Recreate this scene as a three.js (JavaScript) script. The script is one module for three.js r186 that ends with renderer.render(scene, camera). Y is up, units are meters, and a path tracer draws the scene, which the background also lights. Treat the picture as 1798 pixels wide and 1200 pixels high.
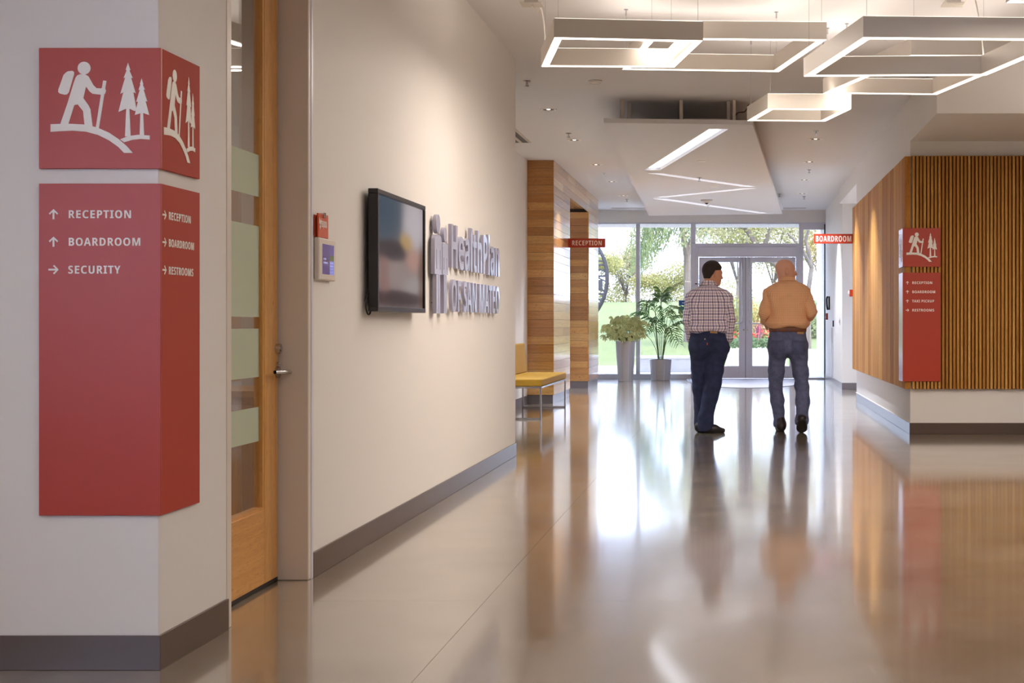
import * as THREE from 'three';
import { RoundedBoxGeometry } from 'three/addons/geometries/RoundedBoxGeometry.js';
import { mergeGeometries, mergeVertices } from 'three/addons/utils/BufferGeometryUtils.js';
import { FontLoader } from 'three/addons/loaders/FontLoader.js';
import { RectAreaLightUniformsLib } from 'three/addons/lights/RectAreaLightUniformsLib.js';

// ---------------------------------------------------------------- camera, sky, sun, exposure
const scene = new THREE.Scene();
const W = 1798, H = 1200, FOCAL = 2600;
const camera = new THREE.PerspectiveCamera(2 * Math.atan(H / 2 / FOCAL) * 180 / Math.PI, W / H, 0.1, 400);
camera.position.set(0, 1.12, 0);
camera.lookAt(0, 1.12, -10);
camera.setViewOffset(W, H, -392, 31, W, H);          // shift lens: the corridor's vanishing point lies right of centre
camera.updateProjectionMatrix();
scene.background = new THREE.Color().setRGB(5.9, 7.5, 11.6);   // bright hazy sky
const sun = new THREE.DirectionalLight(new THREE.Color().setRGB(1, .9, .74), 7.0);
sun.position.set(30, 60, -4); sun.target.position.set(0, 0, -60);
sun.shadow.radius = 3; Object.assign(sun.shadow.camera, { left: -60, right: 60, top: 60, bottom: -60, near: 1, far: 200 });
scene.add(sun, sun.target);
const renderer = new THREE.WebGLRenderer({ antialias: true });
renderer.toneMapping = THREE.LinearToneMapping;
renderer.toneMappingExposure = 2.1;
renderer.shadowMap.enabled = true;
RectAreaLightUniformsLib.init();
const WARM = new THREE.Color().setRGB(1, .885, .775), COOL = new THREE.Color().setRGB(.84, .90, 1);
const NEUTRAL = new THREE.Color().setRGB(1, .95, .92);
const PENDANT_DOWN = 23, PENDANT_UP = 4.5, SLOT = 1.0, DOWNLIGHT = 20;

// ---------------------------------------------------------------- helpers
let seed = 7;
const rnd = () => { seed = (seed + 0x6d2b79f5) | 0; let t = Math.imul(seed ^ (seed >>> 15), 1 | seed); t = (t + Math.imul(t ^ (t >>> 7), 61 | t)) ^ t; return ((t ^ (t >>> 14)) >>> 0) / 4294967296; };
const rr = (a, b) => a + (b - a) * rnd();
const lerp = (a, b, t) => a + (b - a) * t, clamp = (v, a, b) => Math.min(b, Math.max(a, v));
const sstep = (a, b, x) => { const t = clamp((x - a) / (b - a), 0, 1); return t * t * (3 - 2 * t); };
const V = (x, y, z) => new THREE.Vector3(x, y, z);
const used = {};
function numbered(n) { const k = used[n] = (used[n] ?? -1) + 1; return k ? `${n}_${String(k).padStart(3, '0')}` : n; }
function shadows(o) { o.traverse((m) => { if (m.isMesh) { m.castShadow = true; m.receiveShadow = true; } }); return o; }
function tag(o, label, category, group) { Object.assign(o.userData, { label, category }); if (group) o.userData.group = group; return o; }
function thing(name, label, category, pos = [0, 0, 0], turn = 0, group) {
  const o = new THREE.Group(); o.name = numbered(name); o.position.set(...pos); o.rotation.y = turn; scene.add(o);
  return tag(o, label, category, group);
}
function struct(name) { const o = new THREE.Group(); o.name = name; o.userData.kind = 'structure'; scene.add(o); return o; }
function mesh(name, geo, mat, parent = scene) {
  const g = Array.isArray(geo) ? mergeGeometries(geo.map((x) => x.index ? x.toNonIndexed() : x)) : geo;
  const m = new THREE.Mesh(g, mat); m.name = parent === scene ? numbered(name) : name; m.castShadow = m.receiveShadow = true; parent.add(m); return m;
}
function copyOf(o, label, pos, turn) {
  const c = o.clone(); c.name = numbered(o.name.replace(/_\d{3}$/, '')); c.userData = { ...o.userData, label }; scene.add(c);
  if (pos) c.position.set(...pos); if (turn !== undefined) c.rotation.y = turn; return c;
}
// uv in metres by the way each vertex faces; along 'y' turns the grain upright
function uvm(g, along = '', du = 0, dv = 0) {
  const p = g.attributes.position, n = g.attributes.normal, uv = new Float32Array(p.count * 2);
  for (let i = 0; i < p.count; i++) {
    const ax = Math.abs(n.getX(i)), ay = Math.abs(n.getY(i)), az = Math.abs(n.getZ(i));
    let u, v; if (ax >= ay && ax >= az) { u = p.getZ(i); v = p.getY(i); } else if (ay >= az) { u = p.getX(i); v = p.getZ(i); } else { u = p.getX(i); v = p.getY(i); }
    if (along === 'y') [u, v] = [v, u]; if (along === 'z' && ay >= ax && ay >= az) [u, v] = [v, u];
    uv[2 * i] = u + du; uv[2 * i + 1] = v + dv;
  }
  g.setAttribute('uv', new THREE.BufferAttribute(uv, 2)); return g;
}
// box by its limits; d is the depth in front of the camera (z = -d)
function box(x0, x1, y0, y1, d0, d1, along, du, dv) {
  return uvm(new THREE.BoxGeometry(x1 - x0, y1 - y0, d1 - d0).translate((x0 + x1) / 2, (y0 + y1) / 2, -(d0 + d1) / 2), along, du, dv);
}
function rbox(x0, x1, y0, y1, d0, d1, r = .004, seg = 2, along, du, dv) {
  return uvm(new RoundedBoxGeometry(x1 - x0, y1 - y0, d1 - d0, seg, r).translate((x0 + x1) / 2, (y0 + y1) / 2, -(d0 + d1) / 2), along, du, dv);
}
function tube(pts, r, seg = 24, rad = 8, closed = false) { return new THREE.TubeGeometry(new THREE.CatmullRomCurve3(pts.map((p) => V(...p)), closed, 'catmullrom', .5), seg, r, rad, closed); }
function rod(a, b, r, rad = 10, r2 = r) {
  const A = V(...a), B = V(...b), l = A.distanceTo(B);
  return new THREE.CylinderGeometry(r2, r, l, rad).applyQuaternion(new THREE.Quaternion().setFromUnitVectors(V(0, 1, 0), B.clone().sub(A).normalize())).translate((A.x + B.x) / 2, (A.y + B.y) / 2, (A.z + B.z) / 2);
}
function bar(a, b, w, h) { // square bar
  const A = V(...a), B = V(...b), l = A.distanceTo(B), g = new RoundedBoxGeometry(w, h, l, 1, Math.min(w, h) * .12);
  const m = new THREE.Matrix4().lookAt(A, B, Math.abs(B.y - A.y) > l * .9 ? V(0, 0, 1) : V(0, 1, 0)); return g.applyMatrix4(m).translate((A.x + B.x) / 2, (A.y + B.y) / 2, (A.z + B.z) / 2);
}
function lathe(pts, x = 0, z = 0, seg = 40) { return new THREE.LatheGeometry(pts.map((p) => new THREE.Vector2(p[0], p[1])), seg).translate(x, 0, z); }
function extrude(pts, depth, bevel = 0) { return new THREE.ExtrudeGeometry(new THREE.Shape(pts.map((p) => new THREE.Vector2(p[0], p[1]))), { depth, bevelEnabled: bevel > 0, bevelSize: bevel, bevelThickness: bevel, bevelSegments: 1, curveSegments: 10 }); }

// ---------------------------------------------------------------- procedural textures
const perm = (() => { let s = 99; const r = () => { s = (Math.imul(s, 1664525) + 1013904223) | 0; return (s >>> 0) / 4294967296; }; return Float32Array.from({ length: 4096 }, r); })();
const hash = (x, y, p) => perm[((((x % p) + p) % p) * 61 + (((y % p) + p) % p) * 197 + p * 7) & 4095];
function vnoise(x, y, p) { const i = Math.floor(x), j = Math.floor(y), a = x - i, b = y - j, u = a * a * (3 - 2 * a), v = b * b * (3 - 2 * b); return lerp(lerp(hash(i, j, p), hash(i + 1, j, p), u), lerp(hash(i, j + 1, p), hash(i + 1, j + 1, p), u), v); }
function fbm(u, v, f, o = 4) { let s = 0, a = .5, t = 0; for (let k = 0; k < o; k++) { s += a * vnoise(u * f, v * f, f); t += a; a *= .5; f *= 2; } return s / t; }
function tex(w, h, fn, { srgb = true, rep = [1, 1], aniso = 8 } = {}) {
  const d = new Uint8Array(w * h * 4);
  for (let y = 0; y < h; y++) for (let x = 0; x < w; x++) { const c = fn(x / w, y / h), k = (y * w + x) * 4; for (let i = 0; i < 3; i++) d[k + i] = clamp(Math.round(Array.isArray(c) ? c[i] : c), 0, 255); d[k + 3] = 255; }
  const t = new THREE.DataTexture(d, w, h, THREE.RGBAFormat); t.wrapS = t.wrapT = THREE.RepeatWrapping; t.magFilter = THREE.LinearFilter; t.minFilter = THREE.LinearMipmapLinearFilter; t.generateMipmaps = true;
  if (srgb) t.colorSpace = THREE.SRGBColorSpace; t.repeat.set(...rep); t.anisotropy = aniso; t.needsUpdate = true; return t;
}
const mix3 = (a, b, t) => [lerp(a[0], b[0], t), lerp(a[1], b[1], t), lerp(a[2], b[2], t)];
const std = (o) => new THREE.MeshStandardMaterial(o), phys = (o) => new THREE.MeshPhysicalMaterial(o);
const rgb = (r, g, b) => new THREE.Color().setStyle(`rgb(${r},${g},${b})`);
function woodTex(a, b, dark, s, knots) {           // grain runs along u; one tile is 2 m by 0.5 m
  const ks = Array.from({ length: knots }, (_, i) => [perm[s * 31 + i * 7], perm[s * 17 + i * 11 + 3], .012 + .02 * perm[s + i]]);
  return tex(1024, 256, (u, v) => {
    let warp = 0, kd = 0; for (const [x, y, r] of ks) { const dx = Math.min(Math.abs(u - x), 1 - Math.abs(u - x)) * 4, dy = Math.min(Math.abs(v - y), 1 - Math.abs(v - y)), q = Math.hypot(dx * .6, dy); warp += Math.exp(-q * q / (r * r * 12)) * .09; kd = Math.max(kd, 1 - sstep(r * .5, r, q)); }
    const ring = Math.sin((v * 26 + fbm(u, v, 3, 3) * 9 + warp * 60) * 2), fine = fbm(u * .5 + s * .1, v, 128, 2) , streak = vnoise(u * 4, v * 128, 128), big = fbm(u, v, 2, 2);
    let c = mix3(a, b, clamp(.5 + ring * .22 + (streak - .5) * .5 + (big - .5) * .9, 0, 1)); c = mix3(c, dark, clamp((fine - .55) * 1.1, 0, .35)); return mix3(c, dark, kd * .75);
  }, { rep: [.5, 2] });
}
const T = {
  concrete: tex(1024, 1024, (u, v) => { const n = fbm(u, v, 3, 5), m = fbm(u + .37, v + .11, 40, 3), sp = hash(Math.floor(u * 1024), Math.floor(v * 1024), 1024), bl = fbm(u + .2, v + .6, 9, 4); let c = mix3([128, 116, 98], [164, 150, 130], clamp(n * 1.3 - .15, 0, 1)); c = mix3(c, [106, 94, 78], clamp((bl - .5) * 1.2, 0, .4)); const k = (m - .5) * 26 + (sp - .5) * 9; return [c[0] + k, c[1] + k, c[2] + k]; }, { rep: [.28, .28] }),
  floorBump: tex(512, 512, (u, v) => 128 + (fbm(u, v, 6, 3) - .5) * 190 + (fbm(u + .5, v, 48, 2) - .5) * 14, { srgb: false, rep: [.3, .3] }),
  floorRough: tex(512, 512, (u, v) => 120 + fbm(u + .3, v, 8, 4) * 110 + (hash(Math.floor(u * 512), Math.floor(v * 512), 512) - .5) * 20, { srgb: false, rep: [.4, .4] }),
  plaster: tex(256, 256, (u, v) => 128 + (fbm(u, v, 32, 3) - .5) * 160, { srgb: false, rep: [2, 2] }),
  cedar: [0, 1, 2].map((i) => woodTex([224, 184, 118], [202, 156, 92], [146, 102, 58], i + 1, 3)),
  oak: woodTex([220, 176, 110], [194, 146, 82], [138, 96, 48], 5, 0),
  maple: woodTex([226, 168, 92], [208, 146, 72], [164, 106, 48], 6, 1),
  brushed: tex(256, 256, (u, v) => 190 + (vnoise(u * 128, v * 3, 128) - .5) * 70, { srgb: false, rep: [3, 1] }),
  denim: tex(256, 256, (u, v) => { const w = Math.sin((u * 96 + v * 96) * Math.PI * 2) * .5 + .5, n = fbm(u, v, 8, 4); const f = fbm(u + .4, v, 40, 2); return 168 + n * 46 + f * 26 + w * 16 - 20; }, { rep: [4, 4] }),
  fabric: tex(128, 128, (u, v) => 205 + Math.sin(u * 64 * Math.PI) * 18 * Math.sin(v * 64 * Math.PI) + (hash(Math.floor(u * 128), Math.floor(v * 128), 128) - .5) * 26, { rep: [6, 6] }),
  plaid: tex(256, 256, (u, v) => {
    const line = (t, c, w) => { const d = Math.abs(((t - c + 1.5) % 1) - .5); return 1 - sstep(w * .6, w, d); };
    const k = (t) => Math.max(line(t, .0, .055), line(t, .25, .035) * .75, line(t, .5, .06), line(t, .75, .035) * .75), r = (t) => Math.max(line(t, .14, .03), line(t, .64, .03)) * .5;
    const th = (Math.floor(u * 256) + Math.floor(v * 256)) % 2 ? 1 : .82; let c = mix3([250, 238, 244], [176, 110, 140], Math.max(r(u), r(v)) * .35); return mix3(c, [56, 42, 96], clamp((k(u) + k(v)) * .55 * th, 0, .93));
  }, { rep: [1 / .122, 1 / .122] }),
  check: tex(128, 128, (u, v) => { const l = (t) => 1 - sstep(.1, .2, Math.abs(((t * 4 + .5) % 1) - .5)); return mix3([246, 192, 148], [208, 146, 104], clamp((l(u) + l(v)) * .5, 0, .85)); }, { rep: [1 / .066, 1 / .066] }),
  grass: tex(512, 512, (u, v) => { const n = fbm(u, v, 5, 4), f = fbm(u, v, 160, 2); return mix3([80, 90, 42], [104, 112, 58], clamp(n * .8 + (f - .5) * .9, 0, 1)); }, { rep: [.12, .12] }),
  bark: tex(128, 256, (u, v) => { const n = fbm(u, v * .4, 16, 4); return mix3([70, 62, 58], [132, 122, 112], n); }, { rep: [2, 1] }),
};
const M = {
  floor: phys({ map: T.concrete, roughness: .30, roughnessMap: T.floorRough, bumpMap: T.floorBump, bumpScale: .0016, clearcoat: 1, clearcoatRoughness: .085, ior: 1.5 }),
  joint: std({ color: rgb(70, 60, 48), roughness: .8 }),
  wall: std({ color: rgb(230, 225, 220), roughness: .62, bumpMap: T.plaster, bumpScale: .0004 }),
  ceiling: std({ color: rgb(228, 225, 226), roughness: .85 }),
  base: std({ color: rgb(88, 72, 62), roughness: .3 }),
  backing: std({ color: rgb(104, 66, 36), roughness: .8 }),
  metalBase: std({ color: rgb(118, 110, 112), roughness: .3 }),
  red: phys({ color: rgb(180, 52, 24), roughness: .45, clearcoat: .15, clearcoatRoughness: .35 }),
  redMatte: std({ color: rgb(180, 52, 24), roughness: .7 }),
  redSide: phys({ color: rgb(172, 46, 26), roughness: .3, clearcoat: .5, clearcoatRoughness: .15 }),
  white: std({ color: rgb(246, 240, 232), roughness: .5 }),
  frame: std({ color: rgb(222, 210, 198), roughness: .42 }),
  aluminium: std({ color: rgb(214, 212, 222), roughness: .42, metalness: .1 }),
  steel: std({ color: rgb(190, 188, 190), roughness: .24, metalness: 1 }),
  letter: phys({ color: rgb(158, 154, 176), roughness: .35, clearcoat: 1, clearcoatRoughness: .06 }),
  black: std({ color: rgb(30, 27, 32), roughness: .38 }),
  dark: std({ color: rgb(44, 38, 36), roughness: .7 }),
  doorWood: phys({ map: T.maple, roughness: .38, clearcoat: .3, clearcoatRoughness: .25 }),
  glass: phys({ color: 0xffffff, roughness: 0, transmission: 1, thickness: 0, ior: 1.5 }),
  solarGlass: phys({ color: rgb(206, 204, 200), roughness: 0, transmission: 1, thickness: 0, ior: 1.5 }),   // tinted, lets about half of the daylight through
  frost: phys({ color: rgb(214, 222, 196), roughness: .75, transmission: .5, thickness: 0 }),
  pendant: std({ color: rgb(206, 198, 188), roughness: .45, metalness: .1 }),
  pot: std({ color: rgb(184, 181, 186), roughness: .32, metalness: .4, roughnessMap: T.brushed }),
  soil: std({ color: rgb(60, 46, 36), roughness: 1 }),
  yellow: std({ color: rgb(202, 150, 26), roughness: .75, map: T.fabric }),
  exterior: std({ color: rgb(196, 192, 188), roughness: .8 }),
  paving: std({ color: rgb(186, 180, 172), roughness: .85 }),
  grass: std({ map: T.grass, roughness: 1 }),
  bark: std({ map: T.bark, roughness: .95 }),
  skin: std({ color: rgb(218, 158, 128), roughness: .55 }),
  skinRed: std({ color: rgb(226, 168, 142), roughness: .45 }),
  hair: std({ color: rgb(42, 29, 24), roughness: .65 }),
  jeans: std({ color: rgb(58, 68, 112), roughness: .9, map: T.denim }),
  jeansWorn: std({ color: rgb(128, 134, 178), roughness: .9, map: T.denim }),
  plaid: std({ map: T.plaid, roughness: .85 }),
  check: std({ map: T.check, roughness: .85 }),
  leather: std({ color: rgb(112, 62, 34), roughness: .5 }),
  shoe: std({ color: rgb(38, 30, 34), roughness: .4 }),
  pocketWorn: std({ color: rgb(112, 118, 162), roughness: .9, map: T.denim }),
  patch: std({ color: rgb(196, 148, 96), roughness: .7 }),
  stitch: std({ color: rgb(52, 62, 102), roughness: .9, map: T.denim }),
  warmGlow: std({ color: 0xffffff, emissive: WARM, emissiveIntensity: 1.5, roughness: .5 }),
  flankGlow: std({ color: 0xffffff, emissive: new THREE.Color().setRGB(.8, .86, 1), emissiveIntensity: .32, roughness: .5 }),  // reflector flanks: the light they catch is put in as emission
  coolGlow: std({ color: 0xffffff, emissive: COOL, emissiveIntensity: .85, roughness: .5 }),
  cream: std({ color: rgb(214, 208, 200), roughness: .6 }),
  cord: std({ color: rgb(232, 226, 214), roughness: .5 }),
};
M.cedar = []; for (let i = 0; i < 6; i++) M.cedar.push(phys({ map: T.cedar[i % 3], color: [rgb(255, 248, 234), rgb(234, 212, 188), rgb(212, 184, 156), rgb(248, 230, 204), rgb(224, 196, 168), rgb(255, 240, 216)][i], roughness: .34, clearcoat: .8, clearcoatRoughness: .1 }));
M.oak = [0, 1, 2, 3].map((i) => phys({ map: T.oak, specularIntensity: .15, color: [rgb(255, 244, 226), rgb(240, 222, 196), rgb(226, 200, 168), rgb(248, 232, 208)][i], roughness: .6 }));
const font = await new FontLoader().loadAsync('fonts/droid/droid_sans_bold.typeface.json');
// lettering with its left foot at the origin, fitted to a width and a capital height
function glyphs(str, width, cap, track = .06) {
  const out = []; let x = 0; const res = font.data.resolution;
  for (const ch of str) { const g = font.data.glyphs[ch] ?? font.data.glyphs['?']; if (ch !== ' ') out.push([font.generateShapes(ch, 1), x, ch]); x += g.ha / res + track; }
  const hb = new THREE.Box2(); for (const s of font.generateShapes('H', 1)) hb.setFromPoints(s.getPoints()); const ky = cap / hb.max.y, kx = width / (x - track);
  return out.map(([shapes, x0, ch]) => ({ ch, shapes, x0, kx, ky }));
}
function textGeo(str, width, cap, depth = .0012, track) {
  return mergeGeometries(glyphs(str, width, cap, track).map(({ shapes, x0, kx, ky }) => new THREE.ExtrudeGeometry(shapes, { depth: 1, bevelEnabled: false, curveSegments: 5 }).translate(x0, 0, 0).scale(kx, ky, depth)));
}
const arrowPts = [[-.09, -.5], [-.09, .22], [-.36, -.05], [-.46, .07], [0, .5], [.46, .07], [.36, -.05], [.09, .22], [.09, -.5]];
function arrowGeo(size, turn = 0, depth = .0012) { return extrude(arrowPts, 1).scale(size, size, depth).rotateZ(turn); }

// ---------------------------------------------------------------- the building shell
const NEAR_CEIL = 3.365, FAR_CEIL = 3.42, WX = -1.865;
{
  const f = struct('floor'); const xs = [-6, -4.61, -1.01, 2.59, 6.19, 8], ds = [-6.2]; for (let d = -4.82; d < 30; d += 3.6) ds.push(d); ds.push(30.1);
  for (let i = 0; i + 1 < xs.length; i++) for (let j = 0; j + 1 < ds.length; j++) mesh('slab', box(xs[i] + .0007, xs[i + 1] - .0007, -.12, 0, ds[j] + .0007, ds[j + 1] - .0007, '', rnd() * .02, rnd() * .02), M.floor, f);
  mesh('joint_bed', box(-6, 8, -.3, -.121, -6.2, 30.1), M.joint, f);
}
{
  const c = struct('ceiling'); mesh('lobby_ceiling', box(-6, 8, NEAR_CEIL, 3.7, -6.2, 12.56), M.ceiling, c); mesh('corridor_ceiling', [box(-6, 8, FAR_CEIL, 3.7, 12.56, 21.67), box(-6, 3.6, FAR_CEIL, 3.7, 21.67, 30.2)], M.ceiling, c);
}
const wall = (name, ...g) => { const s = struct(name); mesh('plaster', g, M.wall, s); return s; };
const base = (name, mat, ...g) => { const s = struct(name); mesh('skirting', g, mat, s); return s; };
wall('wall_pillar', rbox(-6, WX, 0, NEAR_CEIL, 4.79, 5.43, .003, 1));
wall('wall_left', box(-2.05, WX, 0, NEAR_CEIL, 6.52, 12.56), box(-2.05, WX, 2.79, NEAR_CEIL, 5.43, 6.52), box(-2.92, -2.05, 0, FAR_CEIL, 12.4, 12.56));
wall('wall_left_recess', box(-3.1, -2.92, 0, FAR_CEIL, 12.4, 22.85), box(-3.1, -2.92, 0, FAR_CEIL, 25.77, 30.2), box(-3.1, -2.92, 3.118, FAR_CEIL, 22.85, 25.77));
wall('wall_reception_room', box(-6, -3.1, 0, FAR_CEIL, 19.8, 20), box(-6, -5.85, 0, FAR_CEIL, 20, 26), box(-6, -5.85, 0, .15, 26, 30.2), box(-6, -5.85, 3.25, FAR_CEIL, 26, 30.2));
wall('wall_office', box(-6, -5.8, 0, 3.4, 5.43, 9.2), box(-6, -2.05, 0, 3.4, 9.0, 9.2));
wall('wall_left_lobby', box(-4.2, -4, 0, NEAR_CEIL, -6.2, -1.6), box(-4.2, -4, 0, NEAR_CEIL, 1.2, 4.79), box(-4.2, -4, 0, 1.0, -1.6, 1.2), box(-4.2, -4, 2.35, NEAR_CEIL, -1.6, 1.2));
wall('wall_right_lobby', box(7, 7.2, 0, NEAR_CEIL, -6.2, 15.02));
wall('wall_behind', box(-4.2, 7.2, 0, NEAR_CEIL, -6.2, -6));
wall('wall_boardroom', box(1.775, 7.2, 0, FAR_CEIL, 15.02, 21.67), box(1.775, 7.2, 2.975, FAR_CEIL, 13.04, 15.02));
wall('wall_right_alcove', box(3.3, 3.5, 0, 1.0, 21.67, 25.24), box(3.3, 3.5, 2.5, FAR_CEIL, 21.67, 25.24), box(1.775, 3.3, 3.17, FAR_CEIL, 21.67, 25.24));
wall('wall_right_entrance', box(1.825, 3.6, 0, FAR_CEIL, 25.24, 30.2));
wall('wall_far', box(-2.92, 1.825, 3.175, FAR_CEIL, 29.92, 30.2));
{ const w = struct('window_2'); mesh('pane', box(-4.11, -4.104, 1.05, 2.3, -1.55, 1.15), M.glass, w); mesh('window_frame', [box(-4.16, -4.04, 1, 1.05, -1.6, 1.2), box(-4.16, -4.04, 2.3, 2.35, -1.6, 1.2), box(-4.16, -4.04, 1.05, 2.3, -1.6, -1.55), box(-4.16, -4.04, 1.05, 2.3, 1.15, 1.2), box(-4.16, -4.04, 1.05, 2.3, -.23, -.17)], M.aluminium, w); }
for (const [n, x, y0, y1, d0, d1, k] of [[3, -5.92, .15, 3.25, 26, 30.1, 2], [4, 3.4, 1.0, 2.5, 21.67, 25.24, 2]]) { const w = struct('window_' + n); for (let i = 0; i < k; i++) { const a = lerp(d0, d1, i / k), b = lerp(d0, d1, (i + 1) / k); mesh('pane', box(x - .003, x + .003, y0, y1, a + .03, b - .03), n === 3 ? M.glass : M.solarGlass, w); mesh('mullion', box(x - .04, x + .04, y0, y1, a - .03, a + .03), M.aluminium, w); } }  // unseen side windows, added to bring cool daylight into the corridor
base('baseboard_pillar', M.base, rbox(-6, WX + .009, 0, .112, 4.781, 5.43, .002, 1));
base('baseboard_left', M.base, rbox(WX - .02, WX + .008, 0, .112, 6.525, 12.568, .003, 1));
base('baseboard_recess', M.metalBase, rbox(-2.93, -2.912, 0, .115, 12.57, 20.8, .002, 1));
base('baseboard_boardroom', M.base, rbox(1.767, 7, 0, .115, 15.012, 21.67, .003, 1));
base('baseboard_alcove', M.metalBase, rbox(1.817, 3.3, 0, .115, 25.232, 30.0, .002, 1));
base('trim_1', M.wall, rbox(1.76, 1.777, .1155, .119, 15.0, 21.67, .001, 1));

// timber-clad reception portal: every plank is a piece of its own
{
  const s = struct('wall_reception'); const X1 = -2.55, X0 = -2.92, dA = 20.8, dB = 27.57, o0 = 22.85, o1 = 25.77, lin = 3.118, P = .11786, t = .018;
  mesh('core', [box(X0, X1 - t, 0, FAR_CEIL, dA + t, o0 - t), box(X0, X1 - t, 0, FAR_CEIL, o1 + t, dB - t), box(X0, X1 - t, lin + t, FAR_CEIL, o0 - t, o1 + t)], M.dark, s);
  const plank = (x0, x1, y0, y1, d0, d1, along) => mesh('plank', rbox(x0, x1, y0 + .0014, y1 - .0014, d0 + .001, d1 - .001, .0016, 1, along, rr(0, 4), rr(0, 1)), M.cedar[Math.floor(rnd() * 6)], s);
  const run = (y0, y1, a, b) => { let d = a; while (d < b - .05) { let e = d + rr(.9, 2.6); if (b - e < .5) e = b; plank(X1 - t, X1, y0, y1, d, e, 'z'); d = e; } };
  for (let i = 0; i < 28; i++) {
    const y0 = .12 + i * P, y1 = y0 + P;
    plank(X0, X1, y0, y1, dA, dA + t);                                                  // end towards the lobby
    plank(X0, X1, y0, y1, dB - t, dB);
    if (y0 >= lin - .06) run(y0, y1, dA + t, dB - t); else {
      run(y0, y1, dA + t, o0); run(y0, y1, o1, dB - t); plank(X0, X1 - t, y0, Math.min(y1, lin), o1, o1 + t); plank(X0, X1 - t, y0, Math.min(y1, lin), o0 - t, o0);
    }
  }
  for (let k = 0; k < 3; k++) mesh('plank', rbox(X0 + k * .1234 + .001, X0 + (k + 1) * .1234 - .001, lin, lin + t, o0, o1, .0015, 1, 'z', rr(0, 4), 0), M.cedar[k + 1], s);
  mesh('skirting', [box(X0, X1 - .012, 0, .12, dA + .01, o0 - .01), box(X0, X1 - .012, 0, .12, o1 + .01, dB - .01)], M.metalBase, s);
}
// slatted and boarded cladding of the boardroom block
{
  const s = struct('wall_boardroom_cladding');
  mesh('backing', box(1.79, 3.59, .46, 2.82, 14.998, 15.02, 'y'), M.backing, s);
  for (let i = 0; i < 48; i++) { const x = 1.79 + i * .0375; mesh('slat', rbox(x, x + .0245, .458 + rr(0, .004), 2.82, 14.958, 14.998, .003, 2, 'y', rr(0, 2), rr(0, .5)), M.oak[Math.floor(rnd() * 4)], s); }
  let d = 14.97; while (d < 21.6) { let w = rr(.16, .42); if (21.67 - d - w < .15) w = 21.67 - d; const x = 1.717 - rr(0, .004); mesh('board', rbox(x, 1.775, .462, 2.815, d + .002, d + w - .003, .003, 2, 'y', rr(0, 2), rr(0, .5)), M.oak[Math.floor(rnd() * 4)], s); d += w; }
}
// glazed entrance front
{
  const w = struct('window_1'), d0 = 29.96, d1 = 30.08, m = (n, x0, x1, y0, y1, a = d0, b = d1, mat = M.aluminium) => mesh(n, rbox(x0, x1, y0, y1, a, b, .004, 1), mat, w);
  m('sill', -2.92, -.80, .0, .104); m('sill', 1.38, 1.825, 0, .03);
  m('mullion', -2.01, -1.928, .104, 3.175); m('mullion', -.9, -.803, 0, 3.175); m('mullion', 1.287, 1.38, 0, 3.175); m('mullion', 1.80, 1.825, .0, 3.175, 29.97, 30.05, M.black);
  m('head_rail', -2.92, 1.82, 3.14, 3.178, 29.95, d1); m('transom', -.803, 1.287, 2.679, 2.748);
  m('spandrel', 1.38, 1.80, 3.03, 3.14, 29.99, 30.06, M.aluminium);
  for (const [x0, x1, y0, y1] of [[-2.92, -2.01, .104, 3.14], [-1.928, -.9, .104, 3.14], [-.803, 1.287, 2.748, 3.14], [1.38, 1.80, .03, 3.03]]) mesh('pane', box(x0, x1, y0, y1, 30.015, 30.021), M.solarGlass, w);
  m('door_jamb', -.803, -.742, 0, 2.679, 29.94, d1); m('door_jamb', 1.226, 1.287, 0, 2.679, 29.94, d1);
  m('door_header', -.742, 1.226, 2.492, 2.672, 29.91, d1); m('closer_cover', -.742, 1.226, 2.475, 2.493, 29.93, d1, M.aluminium);
  m('threshold', -.803, 1.287, 0, .012, 29.9, 30.12, M.steel);
  m('gasket', -.9, -.803, 2.752, 2.757, 29.958, 29.96, M.black);
}
for (const [n, x0, x1, side] of [[1, -.738, .2035, 1], [2, .2125, 1.222, -1]]) {
  const g = struct('door_' + n), a = 29.985, b = 30.03, hinge = side > 0 ? [x0, x0 + .125] : [x1 - .125, x1], meet = side > 0 ? [x1 - .132, x1] : [x0, x0 + .132], gx = [side > 0 ? hinge[1] : meet[1], side > 0 ? meet[0] : hinge[0]];
  mesh('stile', rbox(...hinge, .016, 2.47, a, b, .004, 1), M.aluminium, g); mesh('stile', rbox(...meet, .016, 2.47, a, b, .004, 1), M.aluminium, g);
  mesh('rail', rbox(...gx, .016, .265, a, b, .004, 1), M.aluminium, g); mesh('rail', rbox(...gx, 2.367, 2.47, a, b, .004, 1), M.aluminium, g);
  mesh('pane', box(...gx, .265, 2.367, 30.004, 30.01), M.solarGlass, g);
  const hx = side > 0 ? .14 : .285, ex = side > 0 ? hinge[0] + .07 : hinge[1] - .07, z = -29.91;
  const pull = mesh('pull_bar', tube([[hx, 2.43, -29.98], [hx, 2.42, z], [hx, 1.9, z], [hx, 1.3, z], [hx, 1.19, z], [hx - side * .025, 1.14, z], [hx - side * .09, 1.125, z], [hx - side * .4, 1.125, z], [ex, 1.125, z], [ex, 1.125, -29.98]], .0125, 90, 10), M.steel, g);
  mesh('bracket', [rod([hx, 2.4, z], [hx, 2.4, -29.99], .014)], M.steel, pull);
  mesh('lock_cylinder', new THREE.CylinderGeometry(.018, .018, .012, 20).rotateX(Math.PI / 2).translate(side > 0 ? x1 - .03 : x0 + .03, 1.0, -29.98), M.steel, g);
}
mesh('gasket', box(.196, .22, .016, 2.47, 30.005, 30.02), M.black, scene.getObjectByName('door_1'));
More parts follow.
